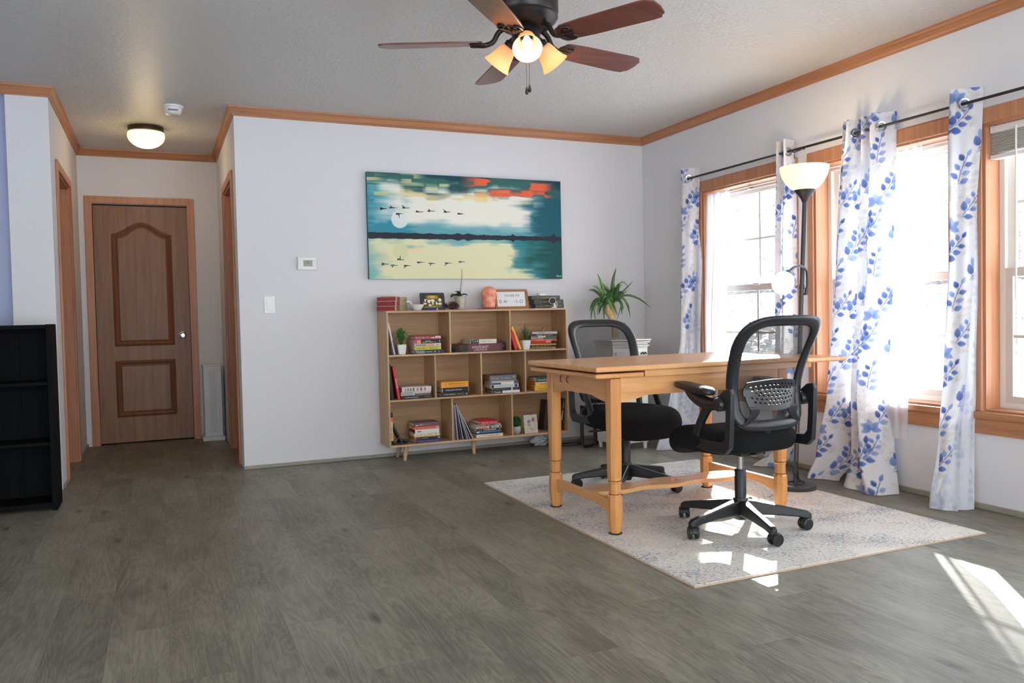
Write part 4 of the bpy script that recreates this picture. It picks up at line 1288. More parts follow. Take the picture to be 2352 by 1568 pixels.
for k, (lab, L_, T_, col, kw) in enumerate(nb):
    book(lab, L_, .12, T_, col, (2.560 + .003 * k + (.002 if k % 2 else 0), 5.560 - .001 * k, z), (0, 0, math.radians(-24 + (k % 3))), pages=mat('pages_tan', (214, 176, 128), .9, var=.1, vscale=50), hard=False, **kw)
    z += T_ + .0004
tp = thing('paperclip_holder', 'small grey and black cylinder standing on the top-right book stack', 'holder', (2.690, 5.57, z + .0003))
mb = MB(); mb.lathe([(0, 0), (.008, 0), (.008, .020), (0, .022)], 16); mb.build('body', mat('pewter', (120, 122, 128), .3, .8), tp, smooth=True)
mb = MB(); mb.lathe([(0, .0222), (.0065, .0222), (.006, .030), (0, .031)], 16); mb.build('cap', M_black, tp, smooth=True)

# second row
lean_book('large black book leaning at the far left of the middle row', 1.490, 5.49, z2f, .246, .17, .020, (24, 24, 28), 5, pages=M_pagew)
rb = lean_book('red book with white lettering leaning in the middle-left compartment', 1.535, 5.488, z2f, .232, .16, .017, (206, 52, 50), 9, pages=M_page)
text_mesh('ROME', 'spine_lettering', cover_mat((240, 226, 220)), rb, frame_M((.112, -.0006, .0085), (-1, 0, 0), (0, 0, -1)), width=.066, height=.0095)
stack(1.548, 5.492, z2f, [
    ('black book with small white lettering at the bottom, middle-left stack', .226, .15, .022, (30, 30, 34), dict(dx=-.006, texts=[(None, .12, .55, .35, .6, (190, 190, 190)), (None, .76, .96, .4, .6, (170, 160, 160))])),
    ('silver and brown book in the middle-left stack', .222, .15, .026, (168, 164, 158), dict(dx=-.010, bands=[(.42, .44, 0, 1, W1), (.46, 1, .15, .42, (110, 66, 52)), (.46, 1, .6, .95, (206, 204, 200))])),
    ('white book with upright red and black lettering on the middle-left stack', .214, .15, .034, (218, 214, 208), dict(texts=[(None, .10, .13, .1, .9, (70, 70, 74)), (None, .18, .23, .15, .85, (50, 50, 54)), (None, .27, .32, .15, .85, (50, 50, 54)), (None, .36, .42, .15, .85, (50, 50, 54)), (None, .5, .56, .15, .85, (200, 90, 84)), (None, .62, .68, .15, .85, (50, 50, 54)), (None, .75, .82, .15, .85, (200, 90, 84))])),
])
stack(1.836, 5.492, z2f, [
    ('dark grey book at the bottom of the second middle-row stack', .212, .16, .027, (52, 50, 50), dict(texts=[(None, .1, .5, .4, .65, (190, 180, 165)), (None, .58, .8, .4, .6, (160, 150, 140)), (None, .90, .94, .3, .7, W1)], pages=M_page)),
    ('black book with white lettering in the second middle-row stack', .206, .15, .034, (30, 30, 34), dict(dx=.004, bands=[(.02, .035, .1, .9, W1)], texts=[('AFRICAN MYTHS', .14, .76, .35, .62, (232, 232, 236))], pages=M_page)),
    ('thick orange book on top of the second middle-row stack', .212, .16, .041, (240, 164, 54), dict(texts=[('AMERICAN INDIAN', .26, .76, .55, .76, (60, 44, 24)), ('MYTHS AND LEGENDS', .28, .74, .22, .36, (120, 76, 30)), ('Y', .15, .19, .3, .8, (60, 40, 20)), ('(', .83, .86, .3, .85, (40, 30, 20))], pages=M_page)),
], rz=math.radians(3))
stack(2.225, 5.492, z2f, [
    ('dark and white book at the bottom of the third middle-row stack', .208, .16, .020, (44, 50, 56), dict(dx=.016, bands=[(.33, 1, .05, .95, (222, 226, 230))], texts=[('Foucault', .04, .26, .2, .8, (230, 230, 230))], pages=M_page)),
    ('thin charcoal book with a white tag in the third middle-row stack', .208, .16, .019, (56, 58, 62), dict(dx=.014, bands=[(.68, .73, .02, .98, W1)], texts=[(None, .1, .5, .4, .6, (130, 130, 130))], pages=M_page)),
    ('white book with navy ends in the third middle-row stack', .220, .15, .024, (212, 214, 212), dict(dx=-.006, bands=[(.02, .11, .1, .9, (28, 40, 70)), (.86, .96, .1, .9, (50, 60, 84))], texts=[(None, .16, .6, .4, .6, (150, 152, 154)), (None, .66, .8, .4, .6, (150, 152, 154))], pages=M_pagew)),
    ('blue and cream striped book in the third middle-row stack', .214, .15, .026, (196, 186, 172), dict(dx=.0, bands=[(0, .34, 0, .5, (44, 92, 146)), (.35, .82, .05, .5, W1), (.84, 1, 0, 1, (96, 92, 112))], pages=M_page)),
    ('thick grey book on top of the third middle-row stack', .212, .19, .040, (112, 116, 118), dict(dx=-.014, texts=[(None, .08, .34, .42, .56, (190, 195, 190)), (None, .42, .76, .42, .56, (190, 195, 190)), (None, .88, .94, .5, .8, (190, 200, 120))], pages=mat('pages_brown', (150, 118, 88), .9, var=.1, vscale=50))),
])
stack(2.572, 5.492, z2f, [
    ('thick yellow book at the bottom of the rightmost middle-row stack', .215, .17, .034, (232, 186, 50), dict(texts=[('AMERICAN', .12, .50, .25, .6, (160, 120, 40))], pages=mat('pages_orange', (198, 150, 90), .9))),
    ('pale yellow book in the rightmost middle-row stack', .205, .16, .031, (236, 196, 104), dict(dx=.006, texts=[(None, .2, .7, .35, .6, (190, 90, 50))], pages=mat('pages_orange', (198, 150, 90), .9))),
    ('dark green book on top of the rightmost middle-row stack', .190, .15, .034, (44, 74, 76), dict(dx=.018, texts=[(None, .05, .9, .25, .6, (150, 180, 190))], pages=M_page)),
])
# third row, left
ub = book('cream and orange book standing upright at the far left of the bottom row', .228, .15, .017, (222, 196, 150), (1.4765, 5.49, z3f), (0, -PI / 2, 0), bands=[(.85, 1, 0, 1, (28, 26, 26)), (.72, .85, 0, 1, (226, 108, 72)), (0, .14, 0, 1, (40, 26, 30)), (.04, .10, .2, .8, (190, 40, 50))], pages=M_page)
text_mesh('the union', 'spine_lettering', cover_mat((70, 56, 44)), ub, frame_M((.085, -.0006, .0085), (-1, 0, 0), (0, 0, -1)), width=.085, height=.011)
stack(1.635, 5.492, z3f, [
    ('purple book at the bottom of the lower-left stack', .192, .14, .022, (66, 58, 104), dict(dx=.004, texts=[(None, .1, .9, .35, .6, (120, 112, 160))])),
    ('black book with an orange edge in the lower-left stack', .198, .14, .017, (32, 34, 44), dict(dx=-.002, bands=[(0, .05, 0, 1, (214, 92, 60))], texts=[(None, .08, .5, .35, .6, (150, 150, 160)), (None, .84, .93, .3, .7, W1)])),
    ('thin ochre book in the lower-left stack', .190, .13, .006, (206, 168, 92), dict(dx=-.006)),
    ('cream book with brown lettering in the lower-left stack', .188, .13, .020, (226, 212, 176), dict(dx=-.008, texts=[(None, .08, .32, .35, .6, (130, 110, 80)), (None, .4, .76, .35, .6, (130, 110, 80)), (None, .85, .93, .3, .7, (50, 44, 40))])),
    ('white book with a grey tag in the lower-left stack', .178, .13, .027, (228, 228, 224), dict(bands=[(.09, .26, .3, .65, (120, 124, 130))], texts=[(None, .3, .8, .42, .55, (190, 190, 190))], pages=mat('pages_redbrown', (110, 56, 48), .9))),
    ('orange-red book in the lower-left stack', .186, .14, .019, (226, 104, 78), dict(dx=-.008, bands=[(.88, 1, .1, .9, (230, 170, 160))])),
    ('dusky purple book topping the lower-left stack', .184, .14, .027, (112, 76, 88), dict(dx=-.005, texts=[(None, .06, .16, .2, .5, W1), (None, .2, .4, .3, .75, (190, 160, 168)), (None, .42, .62, .42, .58, (170, 140, 150))])),
])
# magazines leaning in the bottom middle compartment
mags = [(.272, 1.0, (96, 96, 92)), (.268, 1.5, (176, 180, 184)), (.262, 2.5, (60, 62, 66)), (.258, 3.5, (160, 140, 168)), (.252, 4.5, (196, 190, 180)), (.262, 7.5, (74, 84, 104)), (.262, 11, (190, 192, 198)), (.264, 14, (44, 50, 60)), (.264, 17.5, (204, 204, 206)), (.264, 20.5, (170, 172, 178)), (.262, 23.5, (48, 58, 66)), (.262, 26.0, (214, 216, 218))]
ML = ['worn grey magazine flat against the divider, leftmost in the row', 'pale magazine second from the divider in the leaning row', 'near-black magazine third from the divider', 'lilac magazine fourth from the divider', 'cream magazine fifth from the divider', 'slate-blue magazine in the middle of the leaning row, sixth from divider', 'light grey magazine seventh from the divider', 'dark navy magazine eighth from the divider', 'white magazine ninth from the divider', 'mid-grey magazine third from the right of the leaning row', 'dark teal magazine second from the right of the leaning row', 'white magazine lying outermost, rightmost of the leaning row']
xb = 1.920
for k, (L_, deg, col) in enumerate(mags):
    xb = [1.921, 1.927, 1.935, 1.944, 1.953, 1.972, 1.992, 2.008, 2.026, 2.041, 2.055, 2.068][k]
    lean_book(ML[k], xb + .004, 5.488 + .002 * (k % 3), z3f, L_, .20, .0042, col, deg, hard=False, pages=M_pagew, group='magazines leaning in the bottom middle compartment', name='magazine', cat='magazine')
stack(2.096, 5.492, z3f, [
    ('cream book at the bottom of the lower-middle stack', .210, .16, .024, (216, 208, 186), dict(dx=.0, texts=[(None, .2, .4, .35, .6, (190, 160, 120)), (None, .42, .84, .35, .6, (120, 120, 124))], pages=M_page)),
    ('thin black book in the lower-middle stack', .204, .16, .008, (34, 38, 44), dict(dx=.002)),
    ('blue book with white streaks in the lower-middle stack', .196, .15, .013, (80, 120, 176), dict(dx=.004, bands=[(.0, .1, 0, 1, (190, 200, 214))], pages=M_pagew)),
    ('black book with gold lettering in the lower-middle stack', .194, .15, .017, (38, 36, 38), dict(dx=.004, texts=[(None, .05, .2, .3, .6, (180, 170, 150)), (None, .28, .8, .2, .8, (214, 196, 140)), (None, .92, .97, .2, .8, (214, 196, 140))])),
    ('white book with red and black blocks in the lower-middle stack', .200, .15, .016, (228, 222, 212), dict(dx=.002, bands=[(.04, .44, .15, .85, (226, 120, 112)), (.5, .6, .15, .85, (50, 48, 50)), (.9, .97, .15, .85, (34, 34, 36))], texts=[(None, .64, .86, .2, .8, (90, 90, 92))])),
    ('grey book with black lettering in the lower-middle stack', .190, .16, .015, (150, 146, 138), dict(dx=.006, texts=[(None, .04, .28, .35, .6, (70, 66, 62)), (None, .35, .75, .2, .75, (50, 46, 44))])),
    ('bright red book topping the lower-middle stack', .140, .17, .021, (214, 44, 50), dict(dx=.032, texts=[('WHERE IS A LIBERAL', .08, .5, .25, .65, (240, 215, 210)), ('FRONT PAGE', .56, .95, .25, .65, (240, 215, 210))])),
], rz=math.radians(1))
lean_book('dark brown book leaning behind the white photo frame, bottom right compartment', 2.72, 5.60, z3f, .23, .10, .03, (52, 36, 34), -8, pages=M_page)
rb = book('black book with white lettering leaning against the right side of the bottom row', .245, .18, .020, (28, 28, 32), (2.795, 5.50, z3f + .0005), (0, -(PI / 2 - math.radians(9)), 0), pages=M_page)
text_mesh('STORIES', 'spine_lettering', cover_mat((232, 232, 232)), rb, frame_M((.115, -.0006, .010), (-1, 0, 0), (0, 0, -1)), width=.07, height=.011)
text_mesh('SHORT', 'spine_lettering', cover_mat((200, 200, 200)), rb, frame_M((.195, -.0006, .010), (-1, 0, 0), (0, 0, -1)), width=.045, height=.007)

# ------------------------------------------------------------------ things on the top board
M_oldred = mat('red_page_edges', (150, 52, 54), .75, var=.12, vscale=30)
for k, (T_, lab) in enumerate([(.033, 'red-edged old book at the bottom of the stack left of the gravy boat'), (.034, 'middle red-edged old book of the stack left of the gravy boat'), (.030, 'topmost red-edged old book of the stack left of the gravy boat')]):
    z = ztop + sum((.033, .034, .030)[:k]) + .0006 * k
    b = book(lab, .205, .145, T_, (184, 172, 138), (1.515 + .003 * k, 5.497, z), (0, 0, math.radians(50 + k)), pages=M_oldred,
             bands=[(.0, .06, .02, .98, (188, 176, 142)), (.10, .38, .0, 1, (150, 120, 96)), (.14, .34, .1, .9, (200, 48, 62)), (.42, .45, .0, 1, (214, 196, 140))], group='old books stacked at the left of the bookcase top')
lf = thing('notepad', 'thin greenish pad lying on top of the red-edged books', 'notepad', (1.50, 5.60, ztop + .0992), (0, 0, .8))
mb = MB(); mb.box(-.05, -.04, 0, .05, .04, .003); mb.build('pad', mat('pad_green', (150, 152, 130), .8), lf)
# gravy boat
gb = thing('gravy_boat', 'small white ceramic boat with curled handle beside the dark picture frame', 'bowl', (1.686, 5.53, ztop + .0005))
mb = MB()
mb.lathe([(0, 0), (.022, 0), (.034, .012), (.046, .033), (.049, .042), (.046, .042), (.040, .026), (.026, .008), (0, .006)], 32, Matrix.Diagonal((1, .8, 1, 1)))
mb.build('bowl', mat('ceramic_white', (224, 218, 212), .25, spec=.6), gb, smooth=True)
mb = MB(); mb.tube(smooth_path([(-.035, 0, .024), (-.045, 0, .044), (-.055, 0, .060), (-.068, 0, .066), (-.077, 0, .058)], 5), [.012 - .004 * i / 20 for i in range(21)], 12, flat=.7)
mb.build('handle', mat('ceramic_white', (224, 218, 212), .25), gb, smooth=True)
# dark picture frame with sheep
pf = thing('picture_frame', 'dark-framed painting of sheep leaning on the bookcase top', 'picture frame', (1.808, 5.530, ztop + .0008), (-math.radians(14), 0, math.radians(3)))
w, h = .182, .128
mb = MB()
fw = .017
mb.box(-w / 2, 0, 0, w / 2, .010, fw); mb.box(-w / 2, 0, h - fw, w / 2, .010, h); mb.box(-w / 2, 0, fw, -w / 2 + fw, .010, h - fw); mb.box(w / 2 - fw, 0, fw, w / 2, .010, h - fw)
mb.build('frame', mat('frame_dark', (48, 52, 64), .4), pf, bevel=.0015)
mb = MB(); mb.box(-w / 2 + .004, .0035, .004, w / 2 - .004, .009, h - .004); mb.build('backing', mat('frame_backing', (60, 56, 50), .8), pf)
def small_picture(name, parent, w, h, y, zoff, fn, nx=100, nz=70):
    V, U = np.meshgrid(np.linspace(0, 1, nz), np.linspace(0, 1, nx), indexing='ij')
    img = fn(U, V)
    me = bpy.data.meshes.new(name)
    vs = np.stack([(U.ravel() - .5) * w, np.full(U.size, y), zoff + V.ravel() * h], 1)
    a = np.arange((nz - 1) * (nx - 1)); q = (a // (nx - 1)) * nx + a % (nx - 1)
    me.from_pydata(vs.tolist(), [], np.stack([q, q + 1, q + nx + 1, q + nx], 1).tolist())
    set_point_colors(me, srgb2lin(img).reshape(-1, 3)); me.materials.append(vcol_material('mat_' + name, rough=.4)); me.update()
    o = bpy.data.objects.new(name, me); C.objects.link(o); o.parent = parent; return o
def blob(img, U, V, u, v, ru, rv, col, soft=.25):
    d = np.hypot((U - u) / ru, (V - v) / rv); f = np.clip((1 - d) / soft, 0, 1)[..., None]
    return img * (1 - f) + np.array(col, float) * f
def sheep(U, V):
    n = np_noise(U.shape, (9, 12), 5)
    img = np.empty(U.shape + (3,)); img[:] = (96, 80, 48)
    img = img * (.75 + .5 * n[..., None])
    img = blob(img, U, V, .5, .86, .42, .22, (222, 186, 88), .9)
    img = blob(img, U, V, .08, .8, .16, .3, (66, 62, 42), .6); img = blob(img, U, V, .93, .85, .14, .3, (60, 54, 44), .6)
    img = blob(img, U, V, .5, .08, .7, .16, (150, 134, 60), .8)
    for u, v, a, b in ((.33, .52, .12, .17), (.50, .56, .13, .15), (.12, .60, .05, .14), (.88, .62, .10, .17), (.10, .34, .11, .09), (.35, .22, .09, .10), (.50, .34, .05, .13), (.70, .34, .06, .14), (.86, .32, .11, .12)):
        img = blob(img, U, V, u, v, a, b, (226, 222, 196), .35)
    for u, v in ((.66, .42), (.95, .38), (.30, .26), (.20, .66)):
        img = blob(img, U, V, u, v, .03, .035, (240, 236, 214), .4)
    for u in (.68, .73, .80, .84, .90, .93): img = blob(img, U, V, u, .17, .012, .05, (90, 84, 60), .6)
    img = blob(img, U, V, .40, .46, .05, .1, (70, 66, 56), .6)
    return img
small_picture('sheep_painting', pf, w - 2 * fw, h - 2 * fw, .0030, fw, sheep)
mb = MB(); mb.box(-.012, .011, .01, .012, .014, h * .6); mb.build('stand', M_black, pf)
# blue pen
pn = thing('marker_pen', 'blue marker pen lying in front of the dark picture frame', 'pen', (1.786, 5.500, ztop + .0062), (0, 0, math.radians(4)))
Mx = Matrix.Rotation(PI / 2, 4, 'Y')
mb = MB(); mb.lathe([(0, -.036), (.0055, -.036), (.006, -.03), (.006, .034)], 16, Mx); mb.build('barrel', mat('pen_blue', (34, 48, 150), .35), pn, smooth=True)
mb = MB(); mb.lathe([(.006, .034), (.0055, .040), (.003, .043), (0, .043)], 16, Mx); mb.build('end_cap', M_white, pn, smooth=True)
# pine cones
def pinecone(name, label, loc, rz, s=1.0, col=(86, 60, 52)):
    t = thing(name, label, 'pine cone', loc, (0, 0, rz))
    mb = MB(); rs = random.Random(9)
    mb.tube([(-.034 * s, 0, .018 * s), (.034 * s, 0, .018 * s)], [.008 * s, .006 * s], 8)
    n = 90
    for k in range(n):
        f = k / n; ax = -.036 * s + f * .072 * s; R_ = s * (.009 + .017 * math.sin(PI * min(1, f * 1.05 + .08)) ** .7); an = k * 2.4
        d = Vector((.35 - .9 * (f < .1), math.cos(an), math.sin(an))).normalized(); p = Vector((ax, 0, .024 * s)); tip = p + d * R_
        side = d.cross(Vector((1, 0, 0))).normalized() * .0045 * s; up = side.cross(d).normalized() * .0016 * s
        mb.add([p - side * .4, p + side * .4, tip + side, tip - side, tip + up * 1.5 + d * .002, p + up], [(0, 1, 2, 3), (3, 2, 4), (0, 3, 4, 5), (1, 5, 4, 2)])
    mb.build('scales', mat('cone_%d' % col[0], col, .8, var=.35, vscale=60), t, recalc=False)
    return t
pinecone('pine_cone', 'brown pine cone between the sheep picture and the ribbed plant pot', (1.953, 5.540, ztop + .001), .15, 1.25)
pinecone('pine_cone', 'dark pine cone in the corner of the top middle compartment', (1.955, 5.535, z1f + .003), 1.9, .9, (60, 44, 46))
# orchid
op = thing('orchid_pot', 'orchid with bare stem and broad leaves in a ribbed beige pot', 'potted plant', (2.030, 5.590, ztop + .0005))
prof_ = [(0, 0), (.030, 0), (.034, .004)]
for k in range(24): prof_.append((.0345 + .010 * (k / 24) + .0012 * math.sin(k * PI / 1.0 + .5 * (k % 2)), .006 + .088 * k / 24))
prof_ += [(.046, .098), (.042, .098), (.040, .085), (0, .084)]
mb = MB(); mb.lathe(prof_, 32); mb.build('pot', mat('pot_beige', (176, 166, 150), .3, var=.08, vscale=50, spec=.6), op, smooth=True)
M_orch = mat('orchid_green', (38, 74, 48), .35, spec=.5)
def broadleaf(mb, p0, dirv, L_, W_, droop, n=10):
    d = Vector(dirv).normalized(); side = d.cross(Vector((0, 0, 1))).normalized(); rows = []
    p = Vector(p0); cur = d.copy()
    for i in range(n + 1):
        f = i / n; w = W_ * (math.sin(PI * min(.97, f * .86 + .10)) ** .8)
        up = side.cross(cur).normalized()
        rows.append([p - side * w + up * w * .35, p, p + side * w + up * w * .35])
        cur = (cur + Vector((0, 0, -droop / n))).normalized(); p = p + cur * L_ / n
    mb.grid(rows)
for dv, L_, W_, dr in (((-1, -.35, 1.6), .095, .026, 1.9), ((-.25, -.2, 1.6), .085, .016, 2.4), ((.55, -.1, 1.4), .07, .022, 2.2), ((-.6, .5, 1.2), .08, .02, 2.0)):
    mb = MB(); broadleaf(mb, (0, 0, .085), dv, L_, W_, dr); mb.build('leaf', M_orch, op, smooth=True, solid=.0015, recalc=False)
mb = MB(); mb.tube([(0, 0, .083), (.006, 0, .15), (.016, 0, .225), (.019, 0, .300)], [.003, .0022, .002, .0015], 8); mb.build('flower_stem', mat('stem_brown', (92, 66, 50), .7), op, smooth=True)
mb = MB(); mb.tube([(.004, -.008, .083), (.024, -.008, .27)], .0014, 6); mb.build('stake', mat('stake_pale', (206, 180, 172), .6), op)
mb = MB(); mb.tube([(-.002, 0, .085), (-.004, 0, .11), (.002, 0, .125)], [.008, .006, .004], 8); mb.build('stem_base', mat('stem_base', (140, 96, 70), .7), op, smooth=True)
# salt lamp
sl = thing('salt_lamp', 'pink-orange rock salt lamp on a dark base beside the lettered sign', 'lamp', (2.246, 5.565, ztop + .0005))
mb = MB(); mb.lathe([(0, 0), (.050, 0), (.050, .008), (.046, .010), (0, .010)], 32); mb.build('base', mat('base_brown', (78, 44, 40), .5), sl, smooth=True)
mb = MB(); rows = []
rs = np.random.RandomState(4)
for i in range(25):
    f = i / 24; z = .0105 + .158 * (1 - math.cos(PI * f)) / 2
    hh = (z - .0105) / .158
    r0 = float(np.interp(hh, [0, .004, .10, .28, .45, .62, .78, .88, .95, .985, 1], [.0005, .042, .047, .048, .051, .057, .055, .047, .034, .018, .0005]))
    row = []
    for k in range(36):
        an = 2 * PI * k / 36
        q = r0 * (1 + .012 * math.sin(3 * an + 4 * hh) + .012 * math.sin(5 * an - 8 * hh) + .010 * math.sin(11 * an + 17 * hh))
        row.append((q * math.cos(an) + .004 * hh, q * math.sin(an), z))
    rows.append(row)
mb.grid(rows, close_u=True)
def salt_mat():
    m, nt, b = new_mat('rock_salt'); L = nt.links
    tc = nt.nodes.new('ShaderNodeTexCoord'); n = nt.nodes.new('ShaderNodeTexNoise'); n.inputs['Scale'].default_value = 26; n.inputs['Detail'].default_value = 5
    L.new(tc.outputs['Object'], n.inputs['Vector']); r = nt.nodes.new('ShaderNodeValToRGB')
    r.color_ramp.elements[0].position = .35; r.color_ramp.elements[0].color = (*lin((226, 118, 86)), 1)
    r.color_ramp.elements[1].position = .72; r.color_ramp.elements[1].color = (*lin((242, 186, 158)), 1)
    L.new(n.outputs['Fac'], r.inputs[0]); L.new(r.outputs[0], b.inputs['Base Color']); b.inputs['Roughness'].default_value = .6
    b.inputs['Subsurface Weight'].default_value = .25; b.inputs['Subsurface Radius'].default_value = (.03, .012, .008)
    bp = nt.nodes.new('ShaderNodeBump'); bp.inputs['Strength'].default_value = .5; bp.inputs['Distance'].default_value = .006; L.new(n.outputs['Fac'], bp.inputs['Height']); L.new(bp.outputs[0], b.inputs['Normal'])
    return m
mb.build('salt_rock', salt_mat(), sl, smooth=True)
# red thin case under the sign
rc = thing('flat_case', 'thin dark red case lying under the salt lamp and sign', 'case', (2.35, 5.575, ztop + .0002))
mb = MB(); mb.box(-.205, -.062, 0, -.055, -.052, .006); mb.build('lid_edge', mat('case_red', (120, 44, 40), .4), rc, bevel=.001)
# sign
sg = thing('framed_sign', 'wooden framed white sign with black lettering beside the salt lamp', 'sign', (2.437, 5.565, ztop + .0008), (-math.radians(13), 0, math.radians(-4)))
w, h = .262, .150; fw = .017
M_sf = wood('sign_frame', (176, 124, 78), (138, 90, 52), (3, 40, 40), .5)
mb = MB(); mb.box(-w / 2, 0, 0, w / 2, .016, fw); mb.box(-w / 2, 0, h - fw, w / 2, .016, h); mb.box(-w / 2, 0, fw, -w / 2 + fw, .016, h - fw); mb.box(w / 2 - fw, 0, fw, w / 2, .016, h - fw)
mb.build('frame', M_sf, sg, bevel=.0015)
mb = MB(); mb.box(-w / 2 + .01, .007, .01, w / 2 - .01, .012, h - .01); mb.build('board', mat('sign_white', (226, 228, 228), .6), sg)
M_ink = mat('ink', (60, 64, 66), .7)
for body, cx, cz, ww, hh in (('YOU', -.034, .103, .038, .017), ('ARE', .008, .103, .034, .017), ('THE', .050, .103, .034, .017), ('O-H', -.070, .058, .058, .026), ('I-O', .066, .058, .052, .026), ('(-', -.022, .060, .016, .009), ('-y', .020, .056, .022, .010)):
    text_mesh(body, 'lettering', M_ink if len(body) > 2 or body == 'O-H' else mat('ink_pale', (120, 124, 126), .7), sg, frame_M((cx, .0068, cz), (1, 0, 0), (0, 0, 1)), width=ww, height=hh, spacing=1.15)
# green old books, camera, charger
for k, (L_, T_, dx, lab) in enumerate([(.230, .031, .030, 'bottom dark green old book of the three behind the white camera'), (.238, .033, .018, 'middle dark green old book of the three behind the white camera'), (.225, .030, .0, 'topmost dark green old book, under the white charger')]):
    z = ztop + sum((.031, .033, .030)[:k]) + .0006 * k
    book(lab, L_, .125, T_, (58, 74, 62), (2.612 + dx - .010, 5.575, z), (0, 0, math.radians(-7)), pages=mat('pages_olive', (116, 104, 84), .9), bands=[(.30, .92, .3, .7, (120, 98, 74)), (.22, .235, 0, 1, (150, 146, 90))], group='old books stacked at the right of the bookcase top')
cp = thing('security_camera', 'small white round camera with black lens at the right end of the bookcase top', 'camera', (2.752, 5.500, ztop + .0005))
mb = MB(); mb.lathe([(0, 0), (.024, 0), (.024, .004), (.018, .007), (0, .008)], 28); mb.build('foot', M_white, cp, smooth=True)
mb = MB(); mb.tube(smooth_path([(0, 0, .007), (.010, .008, .018), (.006, .012, .030), (-.006, .012, .040)], 5), .006, 10); mb.build('neck', M_white, cp, smooth=True)
Mc = Matrix.Translation((-.014, .0, .054)) @ Matrix.Rotation(math.radians(-18), 4, 'Z') @ Matrix.Rotation(PI / 2, 4, 'X')
mb = MB(); mb.lathe([(0, -.028), (.018, -.028), (.024, -.020), (.025, .0), (.024, .018), (.0215, .021)], 28, Mc); mb.build('head', M_white, cp, smooth=True)
mb = MB(); mb.lathe([(.0215, .0205), (.020, .0225), (0, .0225)], 28, Mc); fc = mb.build('face', mat('gloss_black', (8, 8, 10), .4, spec=.2), cp, smooth=True)
mb = MB(); mb.lathe([(.0055, .0226), (.0075, .0245), (.0055, .0246)], 20, Mc, caps=False); mb.build('lens_ring', mat('lens_grey', (90, 92, 100), .3), fc, smooth=True)
mb = MB(); mb.tube(smooth_path([(.018, .012, .008), (.034, .01, .03), (.020, .02, .045), (.030, .03, .01), (.040, .03, .004)], 6), .0022, 8); mb.build('cable', M_white, cp, smooth=True)
ch = thing('charger', 'small white power adapter on top of the dark green books', 'charger', (2.700, 5.585, ztop + .0962))
mb = MB(); mb.box(-.032, -.012, 0, .02, .012, .016); mb.build('adapter', M_white, ch, bevel=.003)
mb = MB(); mb.lathe([(0, 0), (.009, 0), (.008, .006), (0, .007)], 16, Matrix.Translation((-.043, 0, .009)) @ Matrix.Rotation(PI / 2, 4, 'Y')); mb.build('plug', M_chrome, ch, smooth=True)
cb = MB(); cb.tube(smooth_path([(2.715, 5.585, ztop + .106), (2.78, 5.60, ztop + .104), (2.86, 5.62, ztop + .088), (2.888, 5.68, ztop + .03), (2.862, 5.71, ztop - .06), (2.874, 5.70, ztop - .16), (2.905, 5.715, ztop - .21), (2.900, 5.725, ztop - .26), (2.86, 5.727, ztop - .28), (2.85, 5.729, .10), (2.86, 5.73, .03)], 8), .0016, 6)
tag(cb.build('charging_cable', M_white, origin=(2.86, 5.72, .03), smooth=True), 'thin white cable curling down beside the right end of the bookcase', 'cable')

